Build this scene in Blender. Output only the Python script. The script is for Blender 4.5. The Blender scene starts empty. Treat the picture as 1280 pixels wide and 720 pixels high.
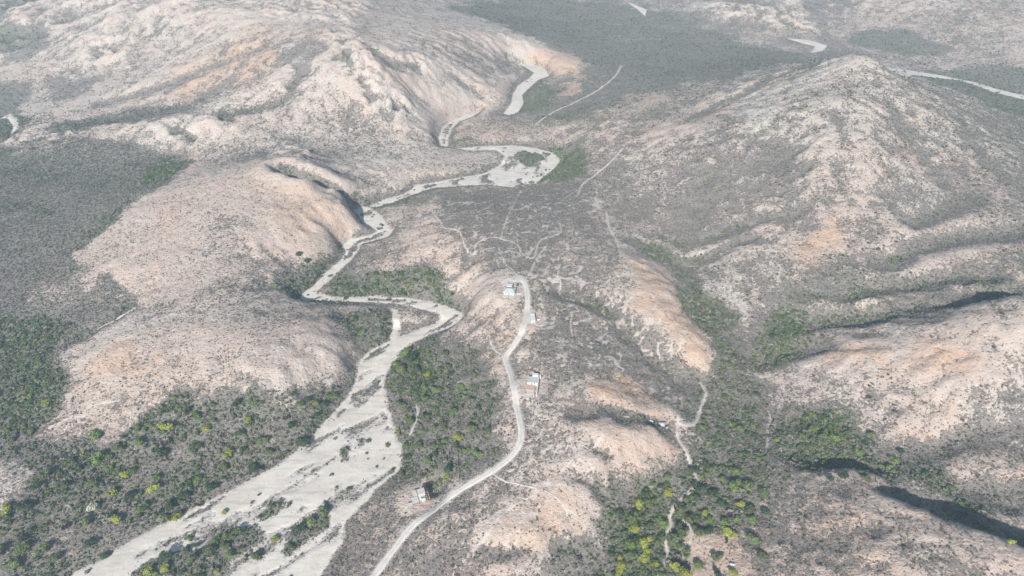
import bpy, bmesh, math, random
import numpy as np
from mathutils import Vector, Matrix

# ------------------------------------------------------------------ camera, sky, sun, exposure
R = math.radians
S = bpy.context.scene
COL = S.collection
H = 400.0; PITCH = R(36); FPX = 865.0
cd = bpy.data.cameras.new('camera'); cam = bpy.data.objects.new('camera', cd); COL.objects.link(cam)
cam.location = (0, 0, H); cam.rotation_euler = (math.pi/2 - PITCH, 0, 0)
cd.sensor_width = 36; cd.lens = 36*FPX/1280; cd.clip_start = 1; cd.clip_end = 30000
S.camera = cam
SUN_EL = R(32); SUN_AZ = R(-14)           # the sun stands behind the camera, a little to its left
W = bpy.data.worlds.new('World'); S.world = W; W.use_nodes = True
nt = W.node_tree; bg = nt.nodes['Background']
sky = nt.nodes.new('ShaderNodeTexSky'); sky.sky_type = 'NISHITA'; sky.sun_disc = False
sky.sun_elevation = SUN_EL
to_sun = Vector((math.sin(SUN_AZ)*math.cos(SUN_EL), -math.cos(SUN_AZ)*math.cos(SUN_EL), math.sin(SUN_EL)))
sky.sun_rotation = math.atan2(to_sun.x, to_sun.y)
nt.links.new(sky.outputs[0], bg.inputs[0]); bg.inputs[1].default_value = 0.075
sd = bpy.data.lights.new('sun', 'SUN'); sd.energy = 4.8; sd.angle = R(0.53); sd.color = (1.0, 0.955, 0.905)
sun = bpy.data.objects.new('sun', sd); COL.objects.link(sun)
sun.rotation_euler = (-to_sun).to_track_quat('-Z', 'Y').to_euler()
S.view_settings.view_transform = 'Standard'; S.view_settings.look = 'None'
S.view_settings.exposure = 0.62; S.view_settings.gamma = 1; S.view_settings.use_curve_mapping = False
HAZE_DENSITY = 0.00020
S.cycles.volume_bounces = 1

rng = np.random.default_rng(7); random.seed(7)

# ------------------------------------------------------------------ places: from a sighting of the survey photo to metres
SP, CP = math.sin(PITCH), math.cos(PITCH)
def ray(px, py):
    u = (np.asarray(px, float)-640)/FPX; v = -(np.asarray(py, float)-360)/FPX
    return u, CP+v*SP, -SP+v*CP
def at_z(px, py, z):
    dx, dy, dz = ray(px, py); t = (z-H)/dz
    return dx*t, dy*t

# ------------------------------------------------------------------ the terrain
CELL = 2.5
X0, X1, Y0, Y1 = -1400.0, 1400.0, 100.0, 2250.0
NX = int((X1-X0)/CELL)+1; NY = int((Y1-Y0)/CELL)+1
gx = X0+np.arange(NX)*CELL; gy = Y0+np.arange(NY)*CELL
GX, GY = np.meshgrid(gx, gy)

RIVER = [(20,760,0),(60,740,0),(160,690,1),(260,640,2),(350,600,3),(430,550,4),(470,500,5),(470,460,6),(520,425,8),(575,397,10),
 (540,380,12),(490,374,13),(430,372,14),(380,370,15),(410,345,16),(430,315,17),(485,290,19),(460,265,20),(510,240,21),(600,222,23),
 (660,215,24),(690,195,25),(640,185,26),(590,186,27),(552,180,28),(560,155,29),(600,140,30),(635,138,31),(650,110,32),(683,92,33),(660,82,34),(640,80,35)]
CTRL = RIVER + [
 # western plain
 (0,250,28),(100,200,31),(200,205,34),(0,350,22),(60,330,24),(100,400,20),(0,450,16),(60,480,16),(0,560,15),(80,560,10),(150,600,7),(250,560,8),(50,680,5),(0,720,6),(20,600,16),(-100,400,25),(-100,250,30),(-200,600,12),(-100,720,5),
 # round bare hill
 (130,305,34),(200,260,48),(270,222,58),(330,205,66),(370,208,66),(400,225,58),(440,262,38),(250,300,46),(330,290,48),(400,300,34),(150,340,33),(160,375,28),(300,350,38),(370,345,20),(420,285,33),(330,245,56),(200,320,41),
 (250,380,41),(320,372,33),
 # low hill beside the wash
 (300,400,40),(200,400,36),(240,430,38),(360,395,33),(400,410,29),(430,430,22),(425,470,16),(350,460,36),(150,430,34),(100,470,24),(100,520,17),(200,505,22),(300,490,24),(400,500,10),(440,400,18),(455,420,12),
 # valley behind and western range
 (300,195,42),(400,190,44),(480,210,36),(540,205,30),(250,185,42),(330,190,42),(450,235,32),
 (450,150,54),(500,180,40),(400,130,72),(350,100,86),(330,140,65),(280,150,60),(200,190,37),
 (60,172,36),(130,165,44),(200,160,52),(260,155,62),(290,150,64),(150,150,38),(200,140,44),(260,120,58),
 (540,165,40),(500,130,66),(465,100,94),(445,75,110),(420,45,116),(380,35,118),(330,15,120),(300,0,120),
 (560,130,48),(600,110,50),(520,80,90),(560,60,86),(620,50,72),(650,60,56),(590,150,32),(600,20,70),(520,20,95),(480,0,100),(530,110,66),
 (250,100,72),(200,110,60),(300,60,98),(250,60,88),(100,130,46),(40,160,36),(0,190,31),(0,140,34),(30,120,38),
 (140,45,80),(60,70,56),(120,100,50),(0,60,42),(0,30,46),(0,5,60),(80,20,78),(200,20,98),(150,0,95),(-100,100,36),(-150,30,50),(200,70,70),
 # northern plain
 (700,30,40),(760,50,42),(850,60,45),(700,10,40),(800,20,42),(620,2,50),(650,25,48),(730,60,45),(695,75,50),(760,100,50),(740,130,46),(700,120,38),(675,150,34),
 (620,160,33),(700,165,38),(760,150,52),(620,175,29),(560,200,28),(600,205,26),
 # eastern mountain
 (720,210,32),(760,200,40),(800,170,58),(830,130,65),(880,110,70),(930,95,80),(1000,90,105),(1040,75,125),(1075,68,135),
 (980,130,100),(900,160,82),(850,200,60),(800,240,42),(1050,130,116),(1050,180,100),(1040,230,78),(1000,290,52),(930,310,40),
 (960,200,70),(950,250,55),(880,250,44),(900,290,36),(860,320,26),(870,140,66),(930,130,84),
 (1170,140,95),(1130,170,88),(1150,230,70),(1100,250,68),(1200,200,76),(1280,220,60),(1230,160,66),(1290,165,50),(1200,125,62),(1350,200,50),(1350,300,60),(1120,110,112),
 (1280,122,36),(1200,103,37),(1150,93,38),(1110,85,39),(1030,60,40),(985,48,41),(1000,55,41),(940,60,42),(900,80,46),(860,88,48),(905,35,44),(1150,70,40),
 (1100,20,60),(1200,10,75),(1280,10,80),(1000,5,60),(930,15,62),(1250,60,50),(880,5,60),(1150,40,52),(1350,60,55),
 # eastern valley
 (850,340,24),(880,400,20),(920,450,18),(900,520,15),(870,600,11),(820,660,8),(800,720,4),(840,300,30),(830,280,34),
 (950,340,38),(1000,340,43),(940,400,25),(1000,410,24),(1050,330,48),(1100,300,58),(1200,280,62),(1280,270,60),(1100,370,42),(1200,345,54),(1280,330,64),
 (1000,440,22),(1060,402,30),(1150,388,38),(1230,368,42),(1300,352,46),(1080,425,42),(1150,410,56),(1220,390,75),(1300,375,90),
 (1050,460,36),(1150,460,50),(1250,450,62),(1050,500,24),(1150,510,38),(1250,500,50),(1130,545,24),(1200,560,28),(1280,540,38),(1400,500,60),(1400,650,50),
 (950,540,15),(1050,550,17),(1120,585,19),(1180,620,19),(1240,650,19),(1310,672,26),(1010,588,24),(1060,596,30),(1120,622,38),(1180,655,50),(1240,680,58),(1310,700,62),
 (1000,640,26),(1050,680,34),(1000,720,26),(1150,720,48),(1250,730,52),(940,640,14),(900,700,8),(1200,600,32),(1280,600,40),(1240,615,27),(1000,560,17),
 # central spur with the houses
 (650,340,50),(640,360,50),(660,400,46),(665,480,42),(640,540,34),(600,600,24),(530,650,15),(480,710,9),(640,300,48),(700,300,50),(600,260,40),(540,270,34),(560,310,38),(600,360,44),(600,400,34),(590,440,22),(560,480,13),(530,540,9),(520,600,8),(540,620,11),(500,640,7),(455,700,4),(480,330,24),(540,345,22),(470,400,15),(530,405,11),
 (700,250,42),(760,260,40),(740,220,34),(780,300,40),(760,350,50),(780,325,52),(820,360,50),(845,400,42),(865,440,34),(878,480,20),(740,362,44),(790,430,34),(840,465,24),(700,430,47),(740,480,44),(720,500,42),(790,505,34),
 (760,530,40),(830,540,32),(800,555,37),(760,580,34),(820,570,26),(700,580,34),(700,640,26),(640,690,22),(620,670,26),(740,640,24),(760,700,9),(700,710,14),(560,700,15),(780,620,14),(840,510,22),
 (450,780,3),(640,800,12),(850,800,3),(1100,800,35),(100,850,2)]
cp = np.array(CTRL, float)
cx, cy = at_z(cp[:,0], cp[:,1], cp[:,2]); cz = cp[:,2]
# far country, beyond what the photograph shows
far = [(x, y, 55+35*math.sin(x*.003)*math.cos(y*.004)) for x in range(-1500, 1501, 500) for y in (2100, 2400)]
far += [(x, 60, 15) for x in range(-1500, 1501, 500)] + [(s*1450, y, 45) for s in (-1, 1) for y in (400, 800)]
cx = np.r_[cx, [f[0] for f in far]]; cy = np.r_[cy, [f[1] for f in far]]; cz = np.r_[cz, [f[2] for f in far]]
def rbf(px, py, pz, qx, qy, lam):
    d = np.hypot(px[:,None]-px, py[:,None]-py); n = len(px)
    A = np.zeros((n+1, n+1)); A[:n,:n] = -d - lam*np.eye(n); A[n,:n] = A[:n,n] = 1
    w = np.linalg.solve(A, np.r_[pz, 0])
    out = np.full(qx.shape, w[n])
    for i in range(n): out -= w[i]*np.hypot(qx-px[i], qy-py[i])
    return out
sub = 5
xs, ys = np.meshgrid(gx[::sub], gy[::sub])
zc = rbf(cx, cy, cz, xs, ys, 3.0)
def upsample(a, ax, ay, qx, qy):
    out = np.array([np.interp(qx, ax, r) for r in a])
    return np.array([np.interp(qy, ay, c) for c in out.T]).T
def blur(a, s):
    r = int(3*s)+1; k = np.exp(-.5*(np.arange(-r, r+1)/s)**2); k /= k.sum()
    p = np.pad(a, ((r,r),(r,r)), 'edge')
    p = sum(k[i]*p[i:i+a.shape[0], :] for i in range(2*r+1))
    return sum(k[i]*p[:, i:i+a.shape[1]] for i in range(2*r+1))
Z = blur(upsample(zc, gx[::sub], gy[::sub], gx, gy), 4.0)

def vnoise(x, y, seed):
    xi = np.floor(x).astype(np.int64); yi = np.floor(y).astype(np.int64); fx = x-xi; fy = y-yi
    def g(a, b):
        h = (a*374761393 + b*668265263 + seed*2246822519) & 0xffffffff
        h = ((h ^ (h >> 13))*1274126177) & 0xffffffff; h ^= h >> 16
        an = (h & 0xffff)/65536.0*2*math.pi
        return np.cos(an), np.sin(an)
    u = fx*fx*fx*(fx*(fx*6-15)+10); v = fy*fy*fy*(fy*(fy*6-15)+10)
    r = []
    for (i, j) in ((0,0),(1,0),(0,1),(1,1)):
        c, s = g(xi+i, yi+j); r.append(c*(fx-i)+s*(fy-j))
    return ((r[0]*(1-u)+r[1]*u)*(1-v)+(r[2]*(1-u)+r[3]*u)*v)*1.5
def fbm(x, y, wl, octs, seed, ridged=False, gain=.5):
    out = np.zeros_like(x); a = 1.0; f = 1/wl; tot = 0
    for o in range(octs):
        n = vnoise(x*f+o*17.3, y*f-o*9.1, seed+o)
        out += a*((1-2*np.abs(n)) if ridged else n); tot += a; a *= gain; f *= 2.03
    return out/tot

def seg_dist(pts, qx, qy, vals=None):
    """distance to a polyline, with the value carried along it"""
    best = np.full(qx.shape, 1e9); val = np.zeros(qx.shape)
    for i in range(len(pts)-1):
        ax, ay = pts[i][:2]; bx, by = pts[i+1][:2]; L = (bx-ax)**2+(by-ay)**2+1e-9
        t = np.clip(((qx-ax)*(bx-ax)+(qy-ay)*(by-ay))/L, 0, 1)
        d = np.hypot(qx-ax-t*(bx-ax), qy-ay-t*(by-ay)); m = d < best
        best = np.where(m, d, best)
        if vals is not None: val = np.where(m, vals[i]*(1-t)+vals[i+1]*t, val)
    return (best, val) if vals is not None else best
def near_line(pts, reach):
    p = np.array(pts)[:, :2]
    i0 = max(int((p[:,0].min()-reach-X0)/CELL), 0); i1 = min(int((p[:,0].max()+reach-X0)/CELL)+2, NX)
    j0 = max(int((p[:,1].min()-reach-Y0)/CELL), 0); j1 = min(int((p[:,1].max()+reach-Y0)/CELL)+2, NY)
    return slice(j0, j1), slice(i0, i1)

# ruggedness: the ranges are broken, plains and spur gentle
sm = lambda a, lo, hi: (lambda t: t*t*(3-2*t))(np.clip((a-lo)/(hi-lo), 0, 1))
fm = np.maximum(sm(GY, 1000, 1200)*sm(-GX, 200, 420), sm(GY, 1280, 1450)*sm(np.abs(GX-120), 200, 420))
wx = GX+60*fbm(GX, GY, 300, 3, 13); wy = GY+60*fbm(GX, GY, 300, 3, 15)
Z = Z + fm*(42*fbm(wx, wy, 330, 5, 17, True, .55)-6)
SLOPE = lambda z: np.hypot(*np.gradient(blur(z, 3), CELL))
rug = np.clip(SLOPE(Z)*2.6, .10, 1)
rug = blur(rug, 8)
wx = GX+22*fbm(GX, GY, 130, 3, 3); wy = GY+22*fbm(GX, GY, 130, 3, 5)
Z = Z + rug*(3.2*fbm(wx, wy, 150, 5, 11, True) + 3.2*fbm(wx, wy, 55, 5, 23, gain=.62)) + (1-rug)*1.6*fbm(wx, wy, 70, 4, 31)

# gullies and scarps seen in the photograph
GULLY = [
 ([(700,362),(740,375),(775,400),(800,425),(830,455),(872,477)], 7, 9), ([(728,512),(770,518),(800,525),(835,537)], 9, 9),
 ([(951,451),(984,441),(1025,431)], 7, 8), ([(1005,402),(1060,398),(1098,394),(1152,383),(1220,376),(1290,362)], 8, 10),
 ([(850,304),(915,287),(985,267)], 5, 9), ([(857,329),(900,312),(945,297)], 6, 9), ([(1058,371),(1092,364),(1186,351),(1230,340)], 6, 9),
 ([(1145,277),(1180,262),(1225,242)], 7, 10), ([(1105,330),(1130,318),(1159,304),(1200,297),(1290,286)], 8, 11),
 ([(1149,564),(1196,557),(1225,537)], 6, 7), ([(1200,618),(1260,616)], 5, 7), ([(1000,570),(1051,574),(1095,586)], 8, 9),
 ([(1125,614),(1152,627),(1206,650),(1290,680)], 16, 11), ([(610,684),(622,690),(640,692),(660,690)], 5, 5),
 ([(717,601),(730,604),(744,610)], 4, 5), ([(741,564),(750,567),(763,573)], 4, 5), ([(352,209),(374,217),(400,225),(425,236)], 22, 10),
 ([(405,240),(430,254),(446,266),(454,277)], 8, 9), ([(430,72),(445,90),(470,112),(500,140)], 12, 13), ([(218,161),(228,167),(240,173)], 8, 8),
 ([(118,66),(127,70)], 9, 8), ([(275,140),(290,152)], 7, 8), ([(470,65),(490,80),(520,85)], 9, 11), ([(425,395),(440,408),(436,425)], 5, 7),
 ([(160,250),(100,310)], 2, 10), ([(130,345),(165,372),(140,400),(60,440)], 4, 7), ([(1045,140),(1060,200),(1040,240),(1000,270)], 3, 14),
 ([(1110,130),(1140,180),(1180,230)], 3, 14), ([(900,200),(880,240),(860,290)], 2.5, 14), ([(1200,150),(1230,200),(1290,240)], 3, 14),
 ([(790,300),(850,330)], 3, 8), ([(380,90),(350,130),(260,145)], 6, 14), ([(330,60),(250,90),(120,130)], 6, 14), ([(560,90),(600,120)], 5, 12), ([(960,100),(900,130),(860,150)], 6, 12)]
def heights_at(zz, x, y):
    fx = np.clip((np.asarray(x)-X0)/CELL, 0, NX-1.001); fy = np.clip((np.asarray(y)-Y0)/CELL, 0, NY-1.001)
    i = fx.astype(int); j = fy.astype(int); u = fx-i; v = fy-j
    return (zz[j,i]*(1-u)+zz[j,i+1]*u)*(1-v)+(zz[j+1,i]*(1-u)+zz[j+1,i+1]*u)*v
def ground(px, py, zz=None):
    """where the sight line through a pixel first meets the ground"""
    zz = Z if zz is None else zz
    px = np.atleast_1d(np.asarray(px, float)); py = np.atleast_1d(np.asarray(py, float))
    dx, dy, dz = ray(px, py); t = (140-H)/dz; hit = np.zeros(px.shape, bool); step = 2.0
    for _ in range(1500):
        x = dx*t; y = dy*t; z = H+dz*t
        hit |= z <= heights_at(zz, x, y); t = np.where(hit, t, t+step)
        if hit.all(): break
    lo = t-step; hi = t
    for _ in range(8):
        m = (lo+hi)/2; b = H+dz*m <= heights_at(zz, dx*m, dy*m); hi = np.where(b, m, hi); lo = np.where(b, lo, m)
    return dx*hi, dy*hi
def lay(pts, zz=None):
    p = np.array(pts, float); x, y = ground(p[:,0], p[:,1], zz); return [(a, b) for a, b in zip(x, y)]
ZS = blur(Z, 5)
for pts, dep, wid in GULLY:
    w = lay(pts, ZS); sl = near_line(w, wid*5)
    qx = GX[sl]+7*fbm(GX[sl], GY[sl], 40, 2, 77); qy = GY[sl]+7*fbm(GX[sl], GY[sl], 40, 2, 78)
    d = seg_dist(w, qx, qy)
    dep *= .72; Z[sl] -= dep*np.exp(-(d/wid)**2); Z[sl] += .2*dep*np.exp(-((d-2*wid)/wid)**2)

def poly_sdf(poly, qx, qy):
    n = len(poly); ins = np.zeros(qx.shape, bool)
    for i in range(n):
        ax, ay = poly[i]; bx, by = poly[(i+1) % n]
        if ay == by: continue
        c = ((ay > qy) != (by > qy)) & (qx < (bx-ax)*(qy-ay)/(by-ay)+ax); ins ^= c
    d = seg_dist(list(poly)+[poly[0]], qx, qy)
    return np.where(ins, -d, d)
# rain: droplets run down, cut gullies and drop silt on the flats
def erode(h, batches, n, steps, seed):
    r = np.random.default_rng(seed); ny, nx = h.shape
    h = h/CELL
    for b in range(batches):
        x = r.uniform(2, nx-3, n); y = r.uniform(2, ny-3, n); vx = np.zeros(n); vy = np.zeros(n)
        vel = np.ones(n); wat = np.ones(n); sed = np.zeros(n); D = np.zeros(h.size); flat = h.ravel()
        for s in range(steps):
            i = x.astype(int); j = y.astype(int); u = x-i; v = y-j; k = j*nx+i
            a, bb, c, d = flat[k], flat[k+1], flat[k+nx], flat[k+nx+1]
            z0 = (a*(1-u)+bb*u)*(1-v)+(c*(1-u)+d*u)*v
            gxx = (bb-a)*(1-v)+(d-c)*v; gyy = (c-a)*(1-u)+(d-bb)*u
            vx = vx*.25-gxx*.75; vy = vy*.25-gyy*.75; L = np.hypot(vx, vy)+1e-6; vx /= L; vy /= L
            x2 = np.clip(x+vx, 2, nx-3.01); y2 = np.clip(y+vy, 2, ny-3.01)
            i2 = x2.astype(int); j2 = y2.astype(int); u2 = x2-i2; v2 = y2-j2; k2 = j2*nx+i2
            z1 = (flat[k2]*(1-u2)+flat[k2+1]*u2)*(1-v2)+(flat[k2+nx]*(1-u2)+flat[k2+nx+1]*u2)*v2
            dz = z1-z0; cap = np.maximum(-dz, .004)*vel*wat*3.2
            dep = np.where(dz > 0, np.minimum(dz, sed), np.where(sed > cap, (sed-cap)*.25, 0))
            ero = np.where((dz <= 0) & (sed <= cap), np.minimum((cap-sed)*.32, -dz), 0)
            q = dep-ero; sed -= q
            for kk, wt in ((k, (1-u)*(1-v)), (k+1, u*(1-v)), (k+nx, (1-u)*v), (k+nx+1, u*v)):
                D += np.bincount(kk, q*wt, minlength=h.size)
            vel = np.sqrt(np.clip(vel*vel-dz*2.5, 0.01, 25)); wat *= .985; x, y = x2, y2
        h = h+blur(np.clip(D.reshape(h.shape), -.5, .3), .6)
    return h*CELL
CRAG = [[(740,505),(770,512),(832,533),(800,540),(740,520)],[(1000,385),(1100,375),(1280,345),(1280,375),(1100,395)],[(425,60),(450,70),(475,95),(520,140),(500,150),(460,125),(430,90)],[(395,40),(440,35),(480,95),(530,150),(500,165),(455,120),(415,75)],[(490,70),(560,75),(570,90),(500,95)],[(120,158),(200,152),(290,140),(300,165),(240,178),(150,172)],[(100,50),(160,45),(170,80),(110,85)],[(10,160),(60,155),(110,165),(60,190),(10,195)],[(300,0),(400,-5),(470,5),(440,30),(340,25)],[(405,235),(455,260),(450,285),(410,262)],[(340,180),(400,190),(390,205),(330,200)],[(880,5),(1010,20),(1020,40),(900,25)]]
Z0 = Z; Z = erode(Z, 6, 26000, 50, 5); Z = Z0+(Z-Z0)*(.2+.35*rug)

# the wash: bed cut into the valley floor
RW = [(34,760),(90,715),(160,683),(240,640),(330,590),(420,530)]
def widths(n, spec): return spec
river_xy = [at_z(p[0], p[1], p[2]) for p in RIVER]
river_w = [34,34,33,32,31,30,18,13,12,11,6,4.5,4,4,3.5,4,5,4,3.5,10,16,14,8,4,4,4,3,5,7,9,8,3]
def dens(pts, vals, step=12):
    o = []; v = []
    for i in range(len(pts)-1):
        n = max(int(math.hypot(pts[i+1][0]-pts[i][0], pts[i+1][1]-pts[i][1])/step), 1)
        for k in range(n):
            t = k/n; o.append((pts[i][0]*(1-t)+pts[i+1][0]*t, pts[i][1]*(1-t)+pts[i+1][1]*t)); v.append([a*(1-t)+b*t for a, b in zip(vals[i], vals[i+1])])
    o.append(pts[-1]); v.append(vals[-1])
    return o, v
# outlines of the sand as seen from the air (pixel outlines laid on the valley floor)
SAND = [
 ([(78,730),(95,715),(150,685),(201,656),(250,631),(285,613),(325,594),(353,577),(385,548),(413,520),(433,495),(444,470),(447,450),(462,436),(490,424),(520,412),(545,404),(551,397),
   (548,390),(520,383),(500,379),(470,376),(440,376),(410,375),(378,374),(376,368),(392,356),(408,340),(425,326),(432,314),(428,304),(438,297),(462,294),(472,288),(452,274),(444,262),
   (450,255),(462,258),(478,272),(490,287),(486,294),(465,300),(450,304),(446,314),(436,326),(420,340),(405,354),(392,366),(415,370),(445,370),(475,370),(505,371),(535,376),(560,382),(577,392),(576,400),
   (560,409),(535,418),(512,428),(498,440),(486,458),(478,478),(482,500),(492,530),(500,560),(499,583),(489,594),(465,614),(435,648),(425,678),(400,718),(385,740)], 1.2),
 ([(462,256),(480,249),(505,242),(520,231),(548,226),(580,220),(605,216),(628,204),(632,194),(620,186),(590,187),(572,185),(600,182),(640,181),(670,184),(690,190),(700,198),(695,208),(680,218),(668,228),(645,232),(610,229),(575,231),(540,234),(515,242),(490,252),(470,258)], 1.2),
 ([(551,182),(548,172),(553,160),(562,152),(580,144),(598,139),(590,145),(572,152),(564,160),(560,172),(559,182)], 1),
 ([(630,141),(640,128),(641,118),(648,106),(662,97),(668,90),(655,82),(640,81),(664,79),(680,84),(686,94),(672,99),(662,108),(652,118),(654,128),(648,138),(638,143)], 1),
 ([(1108,84),(1140,88.5),(1180,95),(1198,99),(1215,102.5),(1245,111),(1285,121),(1330,130),(1330,133),(1280,124),(1240,114.5),(1215,105),(1198,100),(1178,98),(1140,93),(1112,88)], 1),
 ([(985,48),(1010,50),(1033,57),(1028,63),(1014,66),(1020,58),(1000,53)], 1), ([(902,33),(910,37),(908,41),(903,39)], .8),
 ([(0,148),(12,143),(20,150),(22,160),(14,168),(17,158),(10,148)], .6), ([(785,3),(808,12),(806,20),(798,12)], .6),
 ([(489,384),(497,386),(500,410),(494,425),(488,420),(492,402)], 1)]
# valley floor profile along the river
rp, rv = dens(river_xy, [[p[2]] for p in RIVER]); rz = [v[0] for v in rv]
sl = near_line(rp, 140)
dR, zR = seg_dist(rp[::2]+[rp[-1]], GX[sl], GY[sl], rz[::2]+[rz[-1]])
ZF = Z.copy()
k = np.exp(-(dR/38)**2); ZF[sl] = Z[sl]*(1-k)+(zR)*k      # smoothed floor to lay the outlines on
SD_RIVER = np.full(Z.shape, 60.0)
SAND[6] = ([(0,148),(12,144),(21,150),(23,160),(14,169),(20,160),(18,151),(10,147)], .6)
sand_world = []
for pts, wob in SAND:
    w = lay(pts, ZF); sand_world.append(w); sl = near_line(w, 60)
    SD_RIVER[sl] = np.minimum(SD_RIVER[sl], poly_sdf(w, GX[sl], GY[sl]))
sl = near_line(rp, 140)
t = np.clip((14-SD_RIVER[sl])/14, 0, 1); t = t*t*(3-2*t)
floor = zR - 1.2
kk = np.clip(1.25*np.exp(-(dR/70)**2), 0, 1)
Z[sl] = Z[sl]*(1-t*kk)+floor*t*kk
low = np.minimum(1, t*1.5); Z[sl] = Z[sl]*(1-low*(1-kk)*.6)+np.minimum(Z[sl], ZF[sl])*(low*(1-kk)*.6)
ISLANDS = [[(150,724),(188,698),(215,688),(255,681),(285,661),(319,655),(334,662),(318,682),(302,695),(275,728)],[(316,648),(336,628),(356,621),(355,634),(329,658)],
 [(349,690),(363,668),(386,655),(403,628),(414,622),(413,661),(400,671),(359,700)],[(307,710),(332,688),(334,698),(316,712)],[(412,610),(430,598),(432,606),(418,616)],
 [(425,557),(440,551),(437,578),(424,580)],[(448,545),(458,542),(456,556),(447,560)],[(644,192),(655,188),(674,191),(680,198),(662,209),(648,203)],[(300,728),(312,716),(330,712),(318,730)],
 [(360,606),(385,590),(400,578),(396,588),(372,606),(362,612)],[(262,666),(284,652),(286,658),(270,668)],[(370,640),(378,632),(382,636),(374,644)]]
island = np.full(Z.shape, 60.0)
for pts in ISLANDS:
    w = lay(pts, ZF); sl = near_line(w, 40); island[sl] = np.minimum(island[sl], poly_sdf(w, GX[sl], GY[sl])+4.5*fbm(GX[sl], GY[sl], 16, 3, 57))
FLOOR_SD = SD_RIVER.copy()
SD_RIVER += np.where(GY < 500, 3.6, np.where(GY < 850, 1.8, .6))*fbm(GX, GY, 24, 4, 51, gain=.6)
fa = math.atan2(river_xy[6][1]-river_xy[1][1], river_xy[6][0]-river_xy[1][0]); FAL = (GX*math.cos(fa)+GY*math.sin(fa)); FAC = (-GX*math.sin(fa)+GY*math.cos(fa))
bar = fbm(FAL*.28, FAC*1.15, 17, 4, 601, gain=.6); up = sm(GY, 640, 690)
bar = bar*(1-up)+up*(fbm(GX*.8, GY*.45, 15, 4, 603, gain=.6)+.06)
SD_RIVER = np.where((FLOOR_SD < -2.5) & (GY < 900), np.maximum(SD_RIVER, (bar-.12+.05*np.clip((FLOOR_SD+14)/14, 0, 1))*14), SD_RIVER)
SD_RIVER = np.where(island < 8, np.maximum(SD_RIVER, -island), SD_RIVER)
Z = blur(Z, .7); Z += .9*np.clip(-island/5+.3, 0, 1)
for pts in CRAG:
    w = lay(pts, blur(Z, 4)); sl = near_line(w, 30)
    m = blur(np.clip(.5-poly_sdf(w, GX[sl], GY[sl])/20, 0, 1), 2)
    cx_ = GX[sl]+9*fbm(GX[sl], GY[sl], 30, 2, 401); cy_ = GY[sl]+9*fbm(GX[sl], GY[sl], 30, 2, 402)
    Z[sl] += np.clip(SD_RIVER[sl]/15, 0, 1)*m*(10*fbm(cx_, cy_, 34, 4, 411, True, .66)-1)
Z[:] += .35*fbm(GX, GY, 9, 2, 91)*np.clip(SD_RIVER/5, .15, 1)
rg2 = np.clip((rug-.25)*1.6, 0, 1)*np.clip(SD_RIVER/20, 0, 1); Z += rg2*(2.4*fbm(GX+8*fbm(GX, GY, 30, 2, 97), GY+8*fbm(GX, GY, 30, 2, 98), 20, 3, 93, True, .65)+1.8*fbm(GX+14*fbm(GX, GY, 50, 2, 99), GY, 44, 3, 94, True, .5))

# ------------------------------------------------------------------ roads and footpaths
ROAD = ([(466,722),(480,703),(497,680),(512,660),(530,644),(552,628),(575,612),(600,597),(625,582),(645,564),(652,548),(651,530),(645,505),(642,485),(638,465),(630,447),(638,437),(650,420),(658,400),(660,380),(659,362),(655,349),(645,345)], 2.35)
TRACKS = [
 ([(655,350),(663,342),(667,330),(675,318),(682,308)],.7), ([(539,250),(541,268),(552,278),(554,286),(575,288),(580,306),(586,316),(596,320),(592,308),(602,300),(615,296),(626,298)],.8),
 ([(626,298),(648,305),(652,318),(668,325),(670,312),(674,300),(690,296),(703,290),(700,280)],.7), ([(626,298),(634,272),(645,250),(652,238)],.5), ([(655,348),(640,338),(628,325),(624,310)],.5),
 ([(722,244),(728,228),(745,218),(770,196),(778,185)],1.4), ([(745,248),(750,262)],1.2), ([(758,266),(763,290),(772,300),(777,320)],1.8), ([(777,82),(768,98),(745,115),(715,130),(690,140),(670,155)],1.6),
 ([(876,478),(884,490),(876,510),(870,530),(858,534),(848,528)],1.5), ([(848,520),(846,545),(855,560),(866,585),(872,602),(866,614),(856,622),(846,630)],1.5), ([(846,630),(836,644),(840,655),(833,665),(832,680),(836,690),(830,705),(822,722)],1.3),
 ([(852,648),(866,660),(862,680),(848,706)],1.1), ([(846,630),(856,622)],1.3), ([(700,590),(720,570),(745,556),(755,545),(752,535)],.6), ([(610,585),(625,600),(650,606),(680,612),(640,632),(620,650),(612,665),(590,690)],.8), ([(680,612),(705,630),(715,655)],.6), ([(688,588),(690,570),(700,555)],.5),
 ([(642,472),(652,463)],.5), ([(631,447),(620,440),(613,428)],1.0), ([(170,385),(150,395),(120,412)],1.2), ([(60,535),(90,520),(110,522),(105,508),(150,500)],.7), ([(715,392),(713,405),(716,422)],.6),
 ([(640,480),(652,478)],.8), ([(520,625),(505,640)],.5), ([(520,505),(524,520),(512,545)],1.0), ([(700,330),(696,345),(702,352),(698,368),(712,374)],.6), ([(963,520),(958,560)],.5),
 ([(667,400),(672,408),(680,405)],.6)]
TRACKS = [(p, max(.35, w*.68)) for p, w in TRACKS]
def smooth_line(p, it=3):
    p = np.array(p)
    for _ in range(it):
        q = np.empty((2*len(p)-2, 2)); q[0::2] = p[:-1]*.75+p[1:]*.25; q[1::2] = p[:-1]*.25+p[1:]*.75
        p = np.vstack([p[:1], q, p[-1:]])
    return p
ZL = blur(Z, 2)
road_xy = smooth_line(lay(ROAD[0], ZL)); track_xy = [(smooth_line(lay(p, ZL), 2), w) for p, w in TRACKS]
SD_ROAD = np.full(Z.shape, 40.0); sl = near_line(road_xy, 40)
SD_ROAD[sl] = np.minimum(40, seg_dist(road_xy, GX[sl], GY[sl]))-ROAD[1]
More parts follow.
